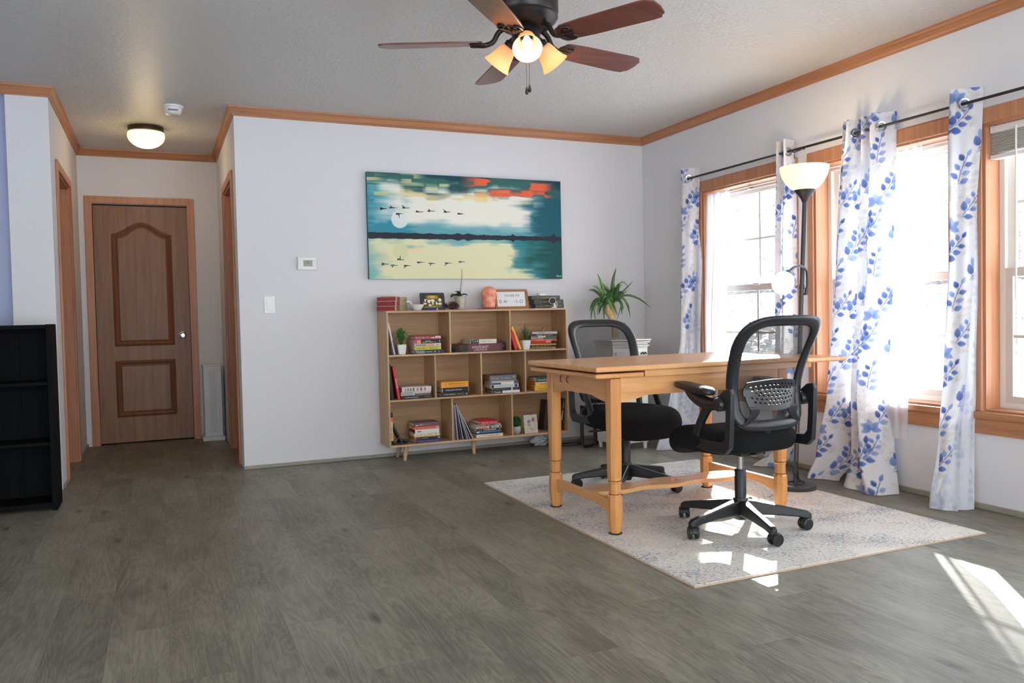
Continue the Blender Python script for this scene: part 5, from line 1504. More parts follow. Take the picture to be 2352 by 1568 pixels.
# ------------------------------------------------------------------ small potted plants
M_lg = mat('leaf_bright', (62, 122, 54), .5, var=.35, vscale=40)
M_lg2 = mat('leaf_deep', (58, 112, 62), .5, var=.35, vscale=40)
def pot_plant(label, loc, wtop, wbot, hp, kind, seed, round_pot=False):
    t = thing('potted_plant', label, 'potted plant', loc)
    mb = MB()
    if round_pot:
        mb.lathe([(0, 0), (.022, 0), (.034, .012), (.039, .032), (.037, .052), (.034, .058), (.031, .054), (0, .050)], 28)
        mb.build('pot', mat('pot_grey', (178, 176, 170), .7, bump=.1), t, smooth=True); hp = .055
    else:
        rows = []
        for z, w in ((0, wbot), (hp * .12, wbot * 1.04), (hp * .6, (wtop * .97)), (hp, wtop), (hp, wtop - .004), (hp - .008, wtop - .006)):
            row = []
            for k in range(24):
                a, b = superl(2 * PI * (k + .5) / 24, 5); row.append((a * w / 2, b * w / 2, z))
            rows.append(row)
        mb.grid(rows, close_u=True); mb.f += [tuple(range(23, -1, -1)), tuple(5 * 24 + k for k in range(24))]; mb.mi += [0, 0]
        mb.build('pot', mat('pot_white', (226, 226, 224), .35), t, smooth=True)
    rs = random.Random(seed); mb = MB()
    def leaflet(p, d, s, w):
        d = d.normalized(); sd = d.cross(Vector((rs.random() - .5, rs.random() - .5, rs.random()))).normalized()
        mb.add([p - sd * w * .2, p + d * s * .5 - sd * w, p + d * s, p + d * s * .5 + sd * w], [(0, 1, 2, 3)])
    if kind == 'bush':
        for k in range(26):
            an = rs.random() * 2 * PI; tilt = rs.random() * .9; top = Vector((math.cos(an) * tilt * .052, math.sin(an) * tilt * .052, .055 + .060 * (1 - tilt * .75)))
            for q in range(26):
                f = (q + 1) / 26; p = Vector((0, 0, hp - .004)).lerp(Vector((0, 0, hp)) + top, f)
                d = Vector((rs.random() - .5, rs.random() - .5, .1 + rs.random() * .7)); leaflet(p, d, .014, .0045)
    elif kind == 'spiky':
        for k in range(22):
            an = rs.random() * 2 * PI; tilt = rs.random(); L_ = .128 * (1 - .45 * tilt) if k else .13
            top = Vector((math.cos(an) * tilt * .058, math.sin(an) * tilt * .05, L_ * (1 - .3 * tilt)))
            if k == 0: top = Vector((.004, 0, .13))
            if k == 1: top = Vector((.032, 0, .11))
            for q in range(32):
                f = (q + 1) / 32; p = Vector((0, 0, hp - .004)).lerp(Vector((0, 0, hp)) + top, f)
                d = top.normalized() + Vector((rs.random() - .5, rs.random() - .5, rs.random() - .5)) * 1.7; leaflet(p, d, .013 * (1.1 - .6 * f), .0022)
    else:
        for k in range(1500):
            v = Vector((rs.gauss(0, 1), rs.gauss(0, 1), rs.gauss(0, 1))).normalized() * (.030 + .011 * rs.random())
            p = Vector((0, 0, hp + .036)) + v * .8; leaflet(p, v + Vector((rs.random() - .5, rs.random() - .5, rs.random() - .5)) * .05, .014, .0020)
    mb.build('foliage', M_lg if kind == 'bush' else M_lg2, t, recalc=False)
pot_plant('bushy green plant in a white square pot beside the navy book stack', (1.560, 5.525, z1f + .0005), .066, .050, .068, 'bush', 3)
pot_plant('spiky upright plant in a white square pot in the top right compartment', (2.517, 5.525, z1f + .0005), .072, .052, .068, 'spiky', 5)
pot_plant('round clipped green ball plant in a grey pot, bottom right compartment', (2.428, 5.53, z3f + .0005), 0, 0, .055, 'ball', 6, True)

# white photo frame
wf = thing('photo_frame', 'small whitewashed photo frame with wire ornament in the bottom right compartment', 'photo frame', (2.543, 5.500, z3f + .0008), (-math.radians(8), 0, math.radians(2)))
w, h = .110, .138
M_ww = mat('whitewash', (206, 200, 184), .7, var=.1, vscale=40)
mb = MB(); mb.box(-w / 2, 0, 0, w / 2, .009, .052); mb.box(-w / 2, 0, h - .022, w / 2, .009, h); mb.box(-w / 2, 0, .052, -w / 2 + .020, .009, h - .022); mb.box(w / 2 - .020, 0, .052, w / 2, .009, h - .022)
mb.build('frame', M_ww, wf, bevel=.001)
mb = MB(); mb.box(-w / 2 + .018, .0035, .05, w / 2 - .018, .008, h - .02); mb.build('backing', mat('photo_backing', (190, 184, 176), .8), wf)
def photo(U, V):
    img = np.empty(U.shape + (3,)); img[:] = (206, 206, 210)
    img = blob(img, U, V, .33, .55, .24, .28, (164, 128, 124), .4); img = blob(img, U, V, .80, .72, .2, .28, (150, 110, 106), .4)
    img = blob(img, U, V, .35, .2, .3, .2, (176, 150, 148), .4); img = blob(img, U, V, .45, .30, .18, .05, (232, 226, 222), .4); return img
small_picture('photograph', wf, w - .036, h - .070, .0030, .050, photo, 50, 45)
mb = MB(); rs = random.Random(2)
mb.tube(smooth_path([(-.018, .003, h), (-.010, .002, h + .010), (-.002, .004, h + .002), (.006, .002, h + .009), (.012, .004, h + .001), (.022, .003, h + .006)], 5), .0012, 6)
mb.build('wire_ornament', M_bronze, wf, smooth=True)
for (x0_, z0_, x1_, z1_) in ((-.02, .044, .03, .018), (-.005, .038, .012, .012)):
    mb = MB(); mb.tube(smooth_path([(x0_, -.0008, z0_), ((x0_ + x1_) / 2 + .004, -.0012, (z0_ + z1_) / 2), (x1_, -.0008, z1_)], 5), .0009, 6); mb.build('twig_motif', M_bronze, wf)
# black folded stand with strap in the bottom left compartment
hs = thing('tablet_stand', 'black folding stand with grey strap leaning in the bottom left compartment', 'stand', (1.535, 5.53, z3f + .0005))
mb = MB(); Mh = Matrix.Translation((.006, 0, .010)) @ Matrix.Rotation(math.radians(-24), 4, 'Y'); mb.box(-.008, -.03, 0, .006, .05, .155, M=Mh); mb.build('upright', M_black, hs, bevel=.003)
mb = MB(); mb.box(-.048, -.035, 0, .045, .055, .012); mb.build('base_plate', M_black, hs, bevel=.004)
mb = MB(); Mh = Matrix.Translation((.05, .01, .006)) @ Matrix.Rotation(math.radians(25), 4, 'Y'); mb.box(-.03, -.03, -.004, .045, .03, .006, M=Matrix.Translation((.022, .01, .026)) @ Matrix.Rotation(math.radians(20), 4, 'Y')); mb.build('flap', M_black, hs, bevel=.003)
mb = MB(); mb.tube(smooth_path([(-.044, -.034, .016), (-.032, -.040, .040), (-.010, -.042, .056), (.010, -.034, .060)], 6), .0055, 8, flat=.4); mb.build('strap', mat('strap_grey', (150, 150, 152), .6), hs, smooth=True)
# crumpled plastic bag under the bookcase
def crumple():
    mb = MB(); rs = np.random.RandomState(11); rows = []
    for i in range(26):
        th_ = PI * i / 25; row = []
        for k in range(40):
            ph = 2 * PI * k / 40
            r = .045 * (1 + .35 * math.sin(3 * ph + 4 * th_) * math.sin(th_) + .3 * (rs.rand() - .5))
            row.append((r * 1.25 * math.sin(th_) * math.cos(ph), r * .8 * math.sin(th_) * math.sin(ph), max(.0015, .034 + r * .85 * math.cos(th_) * (1.2 if th_ < 1 else .8))))
        rows.append(row)
    mb.grid(rows, close_u=True); return mb
o = crumple().build('plastic_bag', mat('bag_film', (196, 200, 208), .35, spec=.6), smooth=False)
o.location = (2.655, 5.60, 0); tag(o, 'crumpled grey-white plastic bag on the floor under the bookcase', 'bag')
# ------------------------------------------------------------------ printed curtain cloth
def leaf_tile(TW=.48, TH=.62, res=.002, seed=5):
    nx, ny = int(TW / res), int(TH / res)
    V, U = np.meshgrid((np.arange(ny) + .5) * res, (np.arange(nx) + .5) * res, indexing='ij')
    img = np.empty((ny, nx, 3)); img[:] = (226, 226, 229)
    rs = random.Random(seed)
    def wrapd(u, v):
        du = (U - u + TW / 2) % TW - TW / 2; dv = (V - v + TH / 2) % TH - TH / 2
        return du, dv
    def leaf(u, v, ang, L_, W_, c0, c1, a=1.0):
        """base at (u,v), pointing along ang"""
        du, dv = wrapd(u, v)
        s = (du * math.cos(ang) + dv * math.sin(ang)) / L_; t = (-du * math.sin(ang) + dv * math.cos(ang)) / W_
        sc = np.clip(s, 0, 1); wd = np.sin(np.pi * sc ** .8) ** .75
        m = np.clip((wd * .5 - np.abs(t)) * W_ / .0026 + .4, 0, 1) * np.clip(np.minimum(s, 1 - s) * L_ / .002 + .5, 0, 1)
        g = sc[..., None]; col = np.array(c0, float) * (1 - g) + np.array(c1, float) * g
        col = col * (1 - .10 * np.clip(1 - np.abs(t) / .06, 0, 1)[..., None])
        m = (m * a)[..., None]
        img[:] = img * (1 - m) + col * m
    def stem(pts, w, col):
        for (u0, v0), (u1, v1) in zip(pts, pts[1:]):
            du, dv = wrapd(u0, v0); dx, dy = u1 - u0, v1 - v0
            tt = np.clip((du * dx + dv * dy) / (dx * dx + dy * dy), 0, 1)
            m = np.clip((w - np.hypot(du - tt * dx, dv - tt * dy)) / .0018 + .5, 0, 1)[..., None]
            img[:] = img * (1 - m) + np.array(col, float) * m
    greys = [((222, 219, 217), (206, 204, 203)), ((214, 210, 207), (224, 222, 220))]
    blues = [((84, 106, 168), (120, 144, 198)), ((104, 128, 186), (146, 166, 208)), ((68, 86, 146), (100, 122, 182)), ((136, 156, 202), (168, 184, 216))]
    def sprig(u, v, ang, L_, pal, stemcol, size, n=5, curve=.10):
        pts = []; cu, cv, a = u, v, ang
        for i in range(n + 1):
            pts.append((cu, cv)); cu += math.cos(a) * L_ / n; cv += math.sin(a) * L_ / n; a += curve
        stem(pts, .0016, stemcol)
        a = ang
        for i, (pu, pv) in enumerate(pts[:-1]):
            f = i / n
            for sg in (1, -1):
                c0, c1 = rs.choice(pal); s_ = size * (1.1 - .4 * f) * rs.uniform(.85, 1.1); la = a + sg * rs.uniform(.75, 1.05)
                q0 = (pu + math.cos(a) * sg * .010, pv + math.sin(a) * sg * .010); q1 = (q0[0] + math.cos(la) * .012, q0[1] + math.sin(la) * .012)
                stem([q0, q1], .0011, stemcol)
                leaf(q1[0], q1[1], la, s_, s_ * rs.uniform(.62, .76), c0, c1)
            a += curve
        c0, c1 = rs.choice(pal); leaf(pts[-1][0], pts[-1][1], a, size * .85, size * .48, c0, c1)
    def flower(u, v, ang, pal, size):
        for k in (-1.9, -.95, 0, .95, 1.9):
            c0, c1 = pal[int(abs(k * 2)) % len(pal)]; leaf(u, v, ang + k, size, size * .6, c0, c1, .95)
    for (u, v, a) in ((.02, .08, 1.2), (.26, .30, 1.9), (.14, .42, .9), (.38, .02, 1.5), (.20, .16, 2.2), (.44, .44, 1.0)):
        sprig(u, v, a, .20, greys, (214, 211, 208), .062)
    flower(.36, .50, 1.2, greys, .064); flower(.05, .30, 2.0, greys, .064)
    st_ = (92, 106, 158)
    sprig(.02, .04, .85, .20, blues, st_, .050, 5, .12); sprig(.27, .35, .80, .20, blues, st_, .050, 5, .12)
    sprig(.25, .05, 1.0, .17, blues, st_, .046, 4, .14); sprig(.01, .38, 1.0, .17, blues, st_, .048, 4, .14)
    sprig(.40, .20, 1.5, .13, blues, st_, .042, 3, -.1); sprig(.17, .52, 1.4, .13, blues, st_, .042, 3, -.1)
    sprig(.36, .44, .9, .12, blues, st_, .040, 3, .12); sprig(.12, .16, .7, .12, blues, st_, .040, 3, .12)
    sprig(.44, .02, .95, .13, blues, st_, .042, 3, .12); sprig(.20, .36, .9, .12, blues, st_, .040, 3, .1)
    flower(.14, .30, 1.5, [blues[3], blues[1]], .052); flower(.40, .60, 1.7, [blues[3], blues[1]], .052); flower(.33, .27, .9, [blues[1], blues[3]], .044)
    return img, TW, TH, res
TILE = leaf_tile()
def sample_tile(u, v):
    img, TW, TH, res = TILE
    ny, nx, _ = img.shape
    x = (u % TW) / res - .5; y = (v % TH) / res - .5
    x0 = np.floor(x).astype(int); y0 = np.floor(y).astype(int); fx = (x - x0)[..., None]; fy = (y - y0)[..., None]
    g = lambda a, b: img[b % ny, a % nx]
    return (g(x0, y0) * (1 - fx) + g(x0 + 1, y0) * fx) * (1 - fy) + (g(x0, y0 + 1) * (1 - fx) + g(x0 + 1, y0 + 1) * fx) * fy
M_curt = vcol_material('curtain_print', rough=.85, trans=.22, back=(214, 218, 228), spec=.1, bump=.15)
def chaikin(P, n=3):
    P = np.array(P, float)
    for _ in range(n):
        Q = [P[0]]
        for a, b in zip(P[:-1], P[1:]): Q += [a * .78 + b * .22, a * .22 + b * .78]
        Q.append(P[-1]); P = np.array(Q)
    return P
def cloth_grid(levels, width, res_u, res_v, ripple, seed, zmin=.004):
    zs = [l[0] for l in levels]; P = np.array([[p for p in l[1]] for l in levels], float)   # L,K,2
    nv = int((zs[0] - zs[-1]) / res_v) + 1; nu = int(width / res_u)
    zz = np.linspace(zs[0], zs[-1], nv)
    za = np.array(zs[::-1])
    rows = np.empty((nv, nu, 3)); rs = np.random.RandomState(seed)
    ph = rs.rand(6) * 6.28
    for i, z in enumerate(zz):
        ctl = np.empty(P.shape[1:])
        k = np.searchsorted(za, z); k = min(max(k, 1), len(za) - 1)
        t = (z - za[k - 1]) / (za[k] - za[k - 1]); t = t * t * (3 - 2 * t) * .6 + t * .4
        lo = P[len(za) - k]; hi = P[len(za) - 1 - k]
        ctl = lo * (1 - t) + hi * t
        C2 = chaikin(ctl)
        d = np.r_[0, np.cumsum(np.hypot(*np.diff(C2, axis=0).T))]
        s = np.linspace(0, d[-1], nu)
        x = np.interp(s, d, C2[:, 0]); y = np.interp(s, d, C2[:, 1])
        tx = np.gradient(x); ty = np.gradient(y); n = np.hypot(tx, ty) + 1e-9
        u = np.linspace(0, 1, nu)
        r = ripple * (np.sin(u * 13 + ph[0] + z * .8) + .6 * np.sin(u * 29 + ph[1] - z * 1.3) + .35 * np.sin(z * 9 + ph[2] + u * 5)) * min(1, (zs[0] - z) / .3 + .15)
        rows[i, :, 0] = x - ty / n * r; rows[i, :, 1] = y + tx / n * r; rows[i, :, 2] = max(z, zmin)
    U = np.repeat(np.linspace(0, width, nu)[None, :], nv, 0); V = np.repeat(zz[:, None], nu, 1)
    arc = float(np.mean(np.sum(np.hypot(np.diff(rows[:, :, 0], axis=1), np.diff(rows[:, :, 1], axis=1)), axis=1)))
    return rows, -U / width * arc, V
def cloth_mesh(name, rows, mats, parent, colors=None):
    nv, nu, _ = rows.shape
    me = bpy.data.meshes.new(name)
    off = np.array(rootm(parent).inverted().translation)
    a = np.arange((nv - 1) * (nu - 1)); q = (a // (nu - 1)) * nu + a % (nu - 1)
    me.from_pydata((rows.reshape(-1, 3) + off).tolist(), [], np.stack([q, q + 1, q + nu + 1, q + nu], 1).tolist())
    if colors is not None: set_point_colors(me, srgb2lin(colors.reshape(-1, 3)))
    me.polygons.foreach_set('use_smooth', [True] * len(me.polygons))
    me.materials.append(mats); me.update()
    o = bpy.data.objects.new(name, me); C.objects.link(o); o.parent = parent
    return o
M_grom = mat('grommet_steel', (190, 192, 196), .22, 1.0)
def curtain(label, levels, width, uoff, voff, grommets, seed, flip=False, group='leaf print curtain panels on the black rod'):
    x0 = sum(p[0] for p in levels[-1][1]) / len(levels[-1][1]); y0 = sum(p[1] for p in levels[-1][1]) / len(levels[-1][1])
    t = thing('curtain', label, 'curtain', (x0, y0, 0))
    t['group'] = group
    rows, U, V = cloth_grid(levels, width, .0045, .0045, .006, seed)
    col = sample_tile(U + uoff, V + voff)
    fs = cloth_mesh('cloth', rows, M_curt, t, col)
    for (x, y, ang) in grommets:
        mb = MB(); Mg = Matrix.Translation((x - x0, y - y0, 1.985)) @ Matrix.Rotation(ang, 4, 'Z') @ Matrix.Rotation(PI / 2, 4, 'Y')
        mb.lathe([(.019, -.003), (.026, -.004), (.029, 0), (.026, .004), (.019, .003)], 28, Mg, caps=False); mb.f += []
        mb.build('grommet', M_grom, t, smooth=True)
    return t
curtain('leaf print curtain nearest the back corner, hanging left of the first window',
    [(2.062, [(3.69, 4.935), (3.56, 5.018), (3.64, 5.05), (3.60, 5.06), (3.685, 5.03)]), (1.37, [(3.67, 4.947), (3.55, 5.012), (3.64, 5.04), (3.60, 5.04), (3.692, 4.925)]),
     (.80, [(3.60, 4.988), (3.54, 5.024), (3.63, 5.02), (3.60, 5.03), (3.69, 4.955)]), (.26, [(3.43, 4.975), (3.40, 4.99), (3.50, 4.93), (3.50, 4.95), (3.62, 4.885)]), (0.0, [(3.31, 4.95), (3.28, 4.965), (3.40, 4.90), (3.44, 4.92), (3.57, 4.85)])],
    .62, .05, .1, [(3.62, 4.975, math.radians(60))], 3)
curtain('narrow leaf print curtain behind the floor lamp at the right of the first window',
    [(2.062, [(3.685, 3.965), (3.56, 3.94), (3.67, 4.01), (3.575, 4.03), (3.68, 4.06)]), (1.30, [(3.685, 3.955), (3.55, 3.96), (3.67, 4.03), (3.57, 4.05), (3.68, 4.09)]),
     (.60, [(3.685, 3.955), (3.54, 3.965), (3.66, 4.03), (3.57, 4.06), (3.68, 4.10)]), (.12, [(3.67, 3.98), (3.52, 4.02), (3.63, 4.06), (3.56, 4.10), (3.66, 4.13)]), (0.0, [(3.60, 4.00), (3.46, 4.16), (3.56, 4.13), (3.55, 4.17), (3.62, 4.18)])],
    .62, .20, .3, [(3.622, 3.951, math.radians(80))], 4)
curtain('leaf print curtain just right of the floor lamp, left panel of the middle pair',
    [(2.062, [(3.685, 3.392), (3.56, 3.446), (3.66, 3.455), (3.575, 3.49), (3.68, 3.50)]), (1.27, [(3.672, 3.428), (3.55, 3.509), (3.66, 3.50), (3.57, 3.545), (3.68, 3.56)]),
     (.52, [(3.655, 3.47), (3.53, 3.587), (3.64, 3.57), (3.57, 3.62), (3.68, 3.63)]), (.14, [(3.655, 3.47), (3.51, 3.66), (3.62, 3.62), (3.56, 3.67), (3.67, 3.67)]), (0.0, [(3.60, 3.54), (3.485, 3.715), (3.55, 3.62), (3.54, 3.69), (3.63, 3.69)])],
    .62, .33, .0, [(3.62, 3.418, math.radians(68))], 5)
curtain('leaf print curtain with visible steel ring, right panel of the middle pair',
    [(2.062, [(3.69, 3.200), (3.56, 3.288), (3.66, 3.31), (3.575, 3.36), (3.68, 3.37)]), (1.26, [(3.682, 3.222), (3.55, 3.313), (3.66, 3.33), (3.57, 3.39), (3.68, 3.40)]),
     (.54, [(3.672, 3.249), (3.52, 3.368), (3.64, 3.38), (3.56, 3.44), (3.68, 3.44)]), (.14, [(3.665, 3.195), (3.50, 3.31), (3.60, 3.37), (3.55, 3.43), (3.67, 3.44)]), (0.0, [(3.61, 3.128), (3.447, 3.178), (3.50, 3.30), (3.50, 3.44), (3.64, 3.44)])],
    .66, .02, .26, [(3.62, 3.240, math.radians(60))], 6)
curtain('leaf print curtain folded back at its lower half, left of the window with the blind',
    [(2.062, [(3.69, 2.700), (3.56, 2.803), (3.66, 2.80), (3.60, 2.81), (3.69, 2.735)]), (1.22, [(3.66, 2.732), (3.55, 2.808), (3.67, 2.765), (3.62, 2.785), (3.695, 2.722)]),
     (.69, [(3.62, 2.735), (3.54, 2.846), (3.655, 2.745), (3.62, 2.775), (3.69, 2.732)]), (.36, [(3.578, 2.775), (3.53, 2.862), (3.625, 2.757), (3.60, 2.785), (3.682, 2.742)]), (0.0, [(3.515, 2.800), (3.485, 2.872), (3.535, 2.715), (3.565, 2.76), (3.645, 2.716)])],
    .62, .26, .15, [(3.62, 2.746, math.radians(58))], 7)
# sheers
def sheer_material():
    m, nt, b = new_mat('sheer_voile'); L = nt.links
    b.inputs['Base Color'].default_value = (.88, .90, .95, 1); b.inputs['Roughness'].default_value = .9; b.inputs['Specular IOR Level'].default_value = .05
    tl = nt.nodes.new('ShaderNodeBsdfTranslucent'); tl.inputs[0].default_value = (.90, .92, .97, 1)
    tr = nt.nodes.new('ShaderNodeBsdfTransparent')
    m1 = nt.nodes.new('ShaderNodeMixShader'); m1.inputs[0].default_value = .6; L.new(b.outputs[0], m1.inputs[1]); L.new(tl.outputs[0], m1.inputs[2])
    m2 = nt.nodes.new('ShaderNodeMixShader'); m2.inputs[0].default_value = .16; L.new(m1.outputs[0], m2.inputs[1]); L.new(tr.outputs[0], m2.inputs[2])
    L.new(m2.outputs[0], nt.nodes['Material Output'].inputs[0]); return m
M_sheer = sheer_material()
def sheer(label, levels, width, seed, ripple):
    x0, y0 = levels[-1][1][0]
    t = thing('sheer_curtain', label, 'curtain', (x0, y0, levels[-1][0]))
    rows, U, V = cloth_grid(levels, width, .012, .03, ripple, seed, zmin=-1)
    nvv, nuu, _ = rows.shape
    u = np.linspace(0, 1, nuu)[None, :]
    rows[:, :, 0] += .014 * np.sin(u * 60) * np.clip((rows[:, :, 2] - .5) / .4, .3, 1) - .004; rows[:, :, 1] += .006 * np.cos(u * 43)
    cloth_mesh('voile', rows, M_sheer, t)
    return t
sheer('white sheer curtain gathered at the left of the first window', [(1.862, [(3.735, 4.92), (3.735, 4.80), (3.735, 4.66)]), (.62, [(3.71, 4.93), (3.70, 4.84), (3.71, 4.70)]), (.50, [(3.655, 4.95), (3.66, 4.84), (3.665, 4.72)]), (.27, [(3.655, 4.96), (3.65, 4.84), (3.655, 4.73)])], .5, 1, .004)
sheer('white sheer curtain across the middle window behind the leaf print panels', [(1.862, [(3.735, 3.60), (3.735, 3.30), (3.735, 3.075)]), (.62, [(3.70, 3.60), (3.70, 3.30), (3.70, 3.10)]), (.50, [(3.655, 3.60), (3.655, 3.30), (3.655, 3.10)]), (.295, [(3.66, 3.60), (3.66, 3.30), (3.66, 3.105)])], .8, 2, .004)
for lab, a, c in (('thin white tension rod holding the sheer in the first window', 4.018, 4.922), ('thin white tension rod holding the sheer in the middle window', 2.908, 3.812)):
    mb = MB(); mb.tube([(0, 0, 0), (0, c - a, 0)], .005, 10)
    o = mb.build('tension_rod', M_white, smooth=True); o.location = (3.735, a, 1.852); tag(o, lab, 'curtain rod')
# black curtain rod with brackets
rd = thing('curtain_rod', 'long thin black rod carrying the leaf print curtains above the windows', 'curtain rod', (R, 3.3, 1.985))
mb = MB(); mb.tube([(3.62, .4, 1.985), (3.62, 4.985, 1.985)], .0075, 12); mb.build('rod', M_black, rd, world=True, smooth=True)
for y in (4.978, 3.905, 1.2):
    mb = MB(); mb.tube(smooth_path([(R - .001, y, 2.005), (3.66, y, 1.985), (3.625, y, 1.973), (3.608, y, 1.985)], 4), .004, 8); mb.box(R - .003, y - .006, 1.995, R, y + .006, 2.015)
    mb.build('bracket', M_black, rd, world=True)
mb = MB(); mb.tube([(3.62, 4.985, 1.985), (3.62, 4.995, 1.985)], .010, 12); mb.build('finial', M_black, rd, world=True, smooth=True)
bk_ = thing('blind_bracket', 'small steel blind clip under the head of the first window', 'bracket', (3.79, 4.50, 1.845))
mb = MB(); mb.box(-.012, -.008, 0, .010, .008, .028); mb.box(-.018, -.012, -.004, -.006, .012, .004); mb.build('clip', M_grom, bk_, bevel=.001)

# blind in the near window
bl = thing('window_blind', 'raised white slatted blind at the top of the near right window', 'blind', (3.765, 2.25, 1.873))
mb = MB(); mb.box(3.735, 1.80, 1.838, 3.79, 2.70, 1.8725); mb.build('headrail', M_vinyl, bl, world=True, bevel=.003)
mb = MB(); 
for k in range(16): mb.box(3.738, 1.803, 1.834 - k * .0062, 3.788, 2.697, 1.8358 - k * .0062)
o = mb.build('slats', mat('blind_slat', (222, 218, 208), .5), bl, world=True); o['kind'] = 'stuff'
mb = MB(); mb.box(3.736, 1.80, 1.712, 3.790, 2.70, 1.732); mb.build('bottom_rail', M_vinyl, bl, world=True, bevel=.003)
mb = MB(); mb.tube([(3.730, 2.565, 1.850), (3.728, 2.565, 1.02)], .0045, 8); mb.build('tilt_wand', M_white, bl, world=True, smooth=True)

# ------------------------------------------------------------------ floor lamp
M_lampd = mat('lamp_black', (52, 54, 56), .35, spec=.5)
def lit_shade(name, col, estr, base=(240, 225, 195)):
    m, nt, b = new_mat(name); L = nt.links
    b.inputs['Base Color'].default_value = (*lin(base), 1); b.inputs['Roughness'].default_value = .35
    b.inputs['Emission Color'].default_value = (*lin(col), 1); b.inputs['Emission Strength'].default_value = estr
    tl = nt.nodes.new('ShaderNodeBsdfTranslucent'); tl.inputs[0].default_value = (*lin(base), 1)
    mx = nt.nodes.new('ShaderNodeMixShader'); mx.inputs[0].default_value = .35
    L.new(b.outputs[0], mx.inputs[1]); L.new(tl.outputs[0], mx.inputs[2]); L.new(mx.outputs[0], nt.nodes['Material Output'].inputs[0]); return m
def point(name, loc, e, col, r=.03):
    d = bpy.data.lights.new(name, 'POINT'); d.energy = e; d.color = col; d.shadow_soft_size = r
    o = bpy.data.objects.new(name, d); C.objects.link(o); o.location = loc; return o
LB = Vector((3.235, 3.50, 0.0))
fl = thing('floor_lamp', 'black floor lamp with cream uplight bowl and a small side reading light', 'floor lamp', tuple(LB))
mb = MB(); mb.lathe([(0, 0), (.112, 0), (.114, .004), (.114, .028), (.108, .033), (.02, .036), (0, .036)], 48); mb.build('base', M_lampd, fl, smooth=True)
def lp_(z): return (0.0 + .088 * (z / 1.6), 0.0, z)
ptop = lp_(1.61)
mb = MB(); mb.tube([lp_(.034), lp_(.60), lp_(1.12), lp_(1.61)], .0125, 14); mb.build('pole', M_lampd, fl, smooth=True)
for z in (.55, 1.13):
    mb = MB(); mb.tube([lp_(z - .012), lp_(z + .012)], .0145, 14); mb.build('joint_collar', M_lampd, fl, smooth=True)
Ml = Matrix.Translation((ptop[0], 0, 0))
mb = MB(); mb.lathe([(.0135, 1.600), (.022, 1.620), (.040, 1.642), (.058, 1.664), (.059, 1.668), (0, 1.668)], 40, Ml); mb.build('cone', M_lampd, fl, smooth=True)
prf = [(.056, 1.6685), (.078, 1.683), (.102, 1.710), (.120, 1.744), (.130, 1.776), (.132, 1.797), (.129, 1.797), (.117, 1.746), (.099, 1.713), (.075, 1.687), (.0, 1.674)]
mb = MB(); mb.lathe(prf, 48, Ml); mb.build('uplight_bowl', lit_shade('bowl_glass', (255, 222, 168), .30, (246, 236, 216)), fl, smooth=True)
arm = [(.086, -.01, 1.10), (.090, -.012, 1.14), (.082, -.02, 1.185), (.052, -.045, 1.222), (-.015, -.08, 1.240), (-.110, -.12, 1.228), (-.160, -.14, 1.200)]
mb = MB(); mb.tube(smooth_path(arm, 6), .0065, 10); mb.tube([(.084, -.009, 1.085), (.087, -.011, 1.125)], .010, 10); mb.tube([(.062, -.002, 1.09), (.084, -.009, 1.09)], .007, 8); mb.build('gooseneck', M_lampd, fl, smooth=True)
gd = Vector((-.62, -.25, -.55)).normalized(); gc = Vector(arm[-1])
Mg = Matrix.Translation(gc) @ gd.to_track_quat('Z', 'Y').to_matrix().to_4x4()
mb = MB(); mb.lathe([(0, -.014), (.012, -.012), (.024, .012), (.029, .026), (0, .027)], 24, Mg); mb.build('socket_cup', M_lampd, fl, smooth=True)
mb = MB(); mb.lathe([(.026, .026), (.046, .045), (.055, .075), (.053, .105), (.042, .128), (.039, .127), (.050, .104), (.052, .075), (.043, .047), (0, .030)], 36, Mg)
mb.build('reading_shade', lit_shade('shade_white', (255, 250, 240), 1.1, (250, 248, 244)), fl, smooth=True)
mb = MB(); mb.tube(smooth_path([(.01, -.02, .05), (-.02, -.03, .16), (-.03, -.02, .10), (.03, -.02, .045), (.06, .0, .04), (-.02, .03, .038), (-.06, -.03, .04), (.02, -.05, .039)], 8), .003, 6); mb.build('power_cord', M_black, fl, smooth=True)
bp_ = Vector(LB) + Vector((ptop[0], 0, 1.77)); point('floor_lamp_bulb', bp_, 2.6, (1, .82, .58), .04)
gp = Vector(LB) + gc + gd * .085; point('reading_bulb', gp, 3, (1, .93, .8), .03)

# ------------------------------------------------------------------ ceiling fan
FC = Vector((1.462, 3.136, H))
fan = thing('ceiling_fan', 'dark bronze ceiling fan with cherry wood blades and lit bell shades', 'ceiling fan', tuple(FC))
mb = MB(); mb.lathe([(0, 0), (.12, 0), (.132, -.015), (.135, -.06), (.139, -.075), (.139, -.165), (.134, -.175), (.137, -.185), (.128, -.200), (.100, -.225), (.060, -.232), (0, -.232)], 56); mb.build('motor_housing', M_bronze, fan, smooth=True)
for k in range(30):
    pass
mb = MB()
for k in range(40):
    an = 2 * PI * k / 40; d = Vector((math.cos(an), math.sin(an), 0)); s = Vector((-d.y, d.x, 0))
    p0 = d * .070 + Vector((0, 0, -.2335)); p1 = d * .098 + Vector((0, 0, -.2275))
    mb.add([p0 - s * .0015, p0 + s * .0015, p1 + s * .0022, p1 - s * .0022], [(0, 1, 2, 3)])
o = mb.build('vent_slots', M_black, fan, recalc=False); o['kind'] = 'stuff'
mb = MB(); mb.lathe([(.052, -.225), (.060, -.235), (.060, -.276), (.056, -.286), (.03, -.289), (0, -.289)], 40); mb.build('switch_housing', M_bronze, fan, smooth=True)
M_blade = wood('cherry_blade', (120, 70, 58), (92, 48, 40), (2.2, 40, 40), .35, bump=.03, coat=.3)
M_bedge = mat('blade_edge', (60, 54, 58), .4)
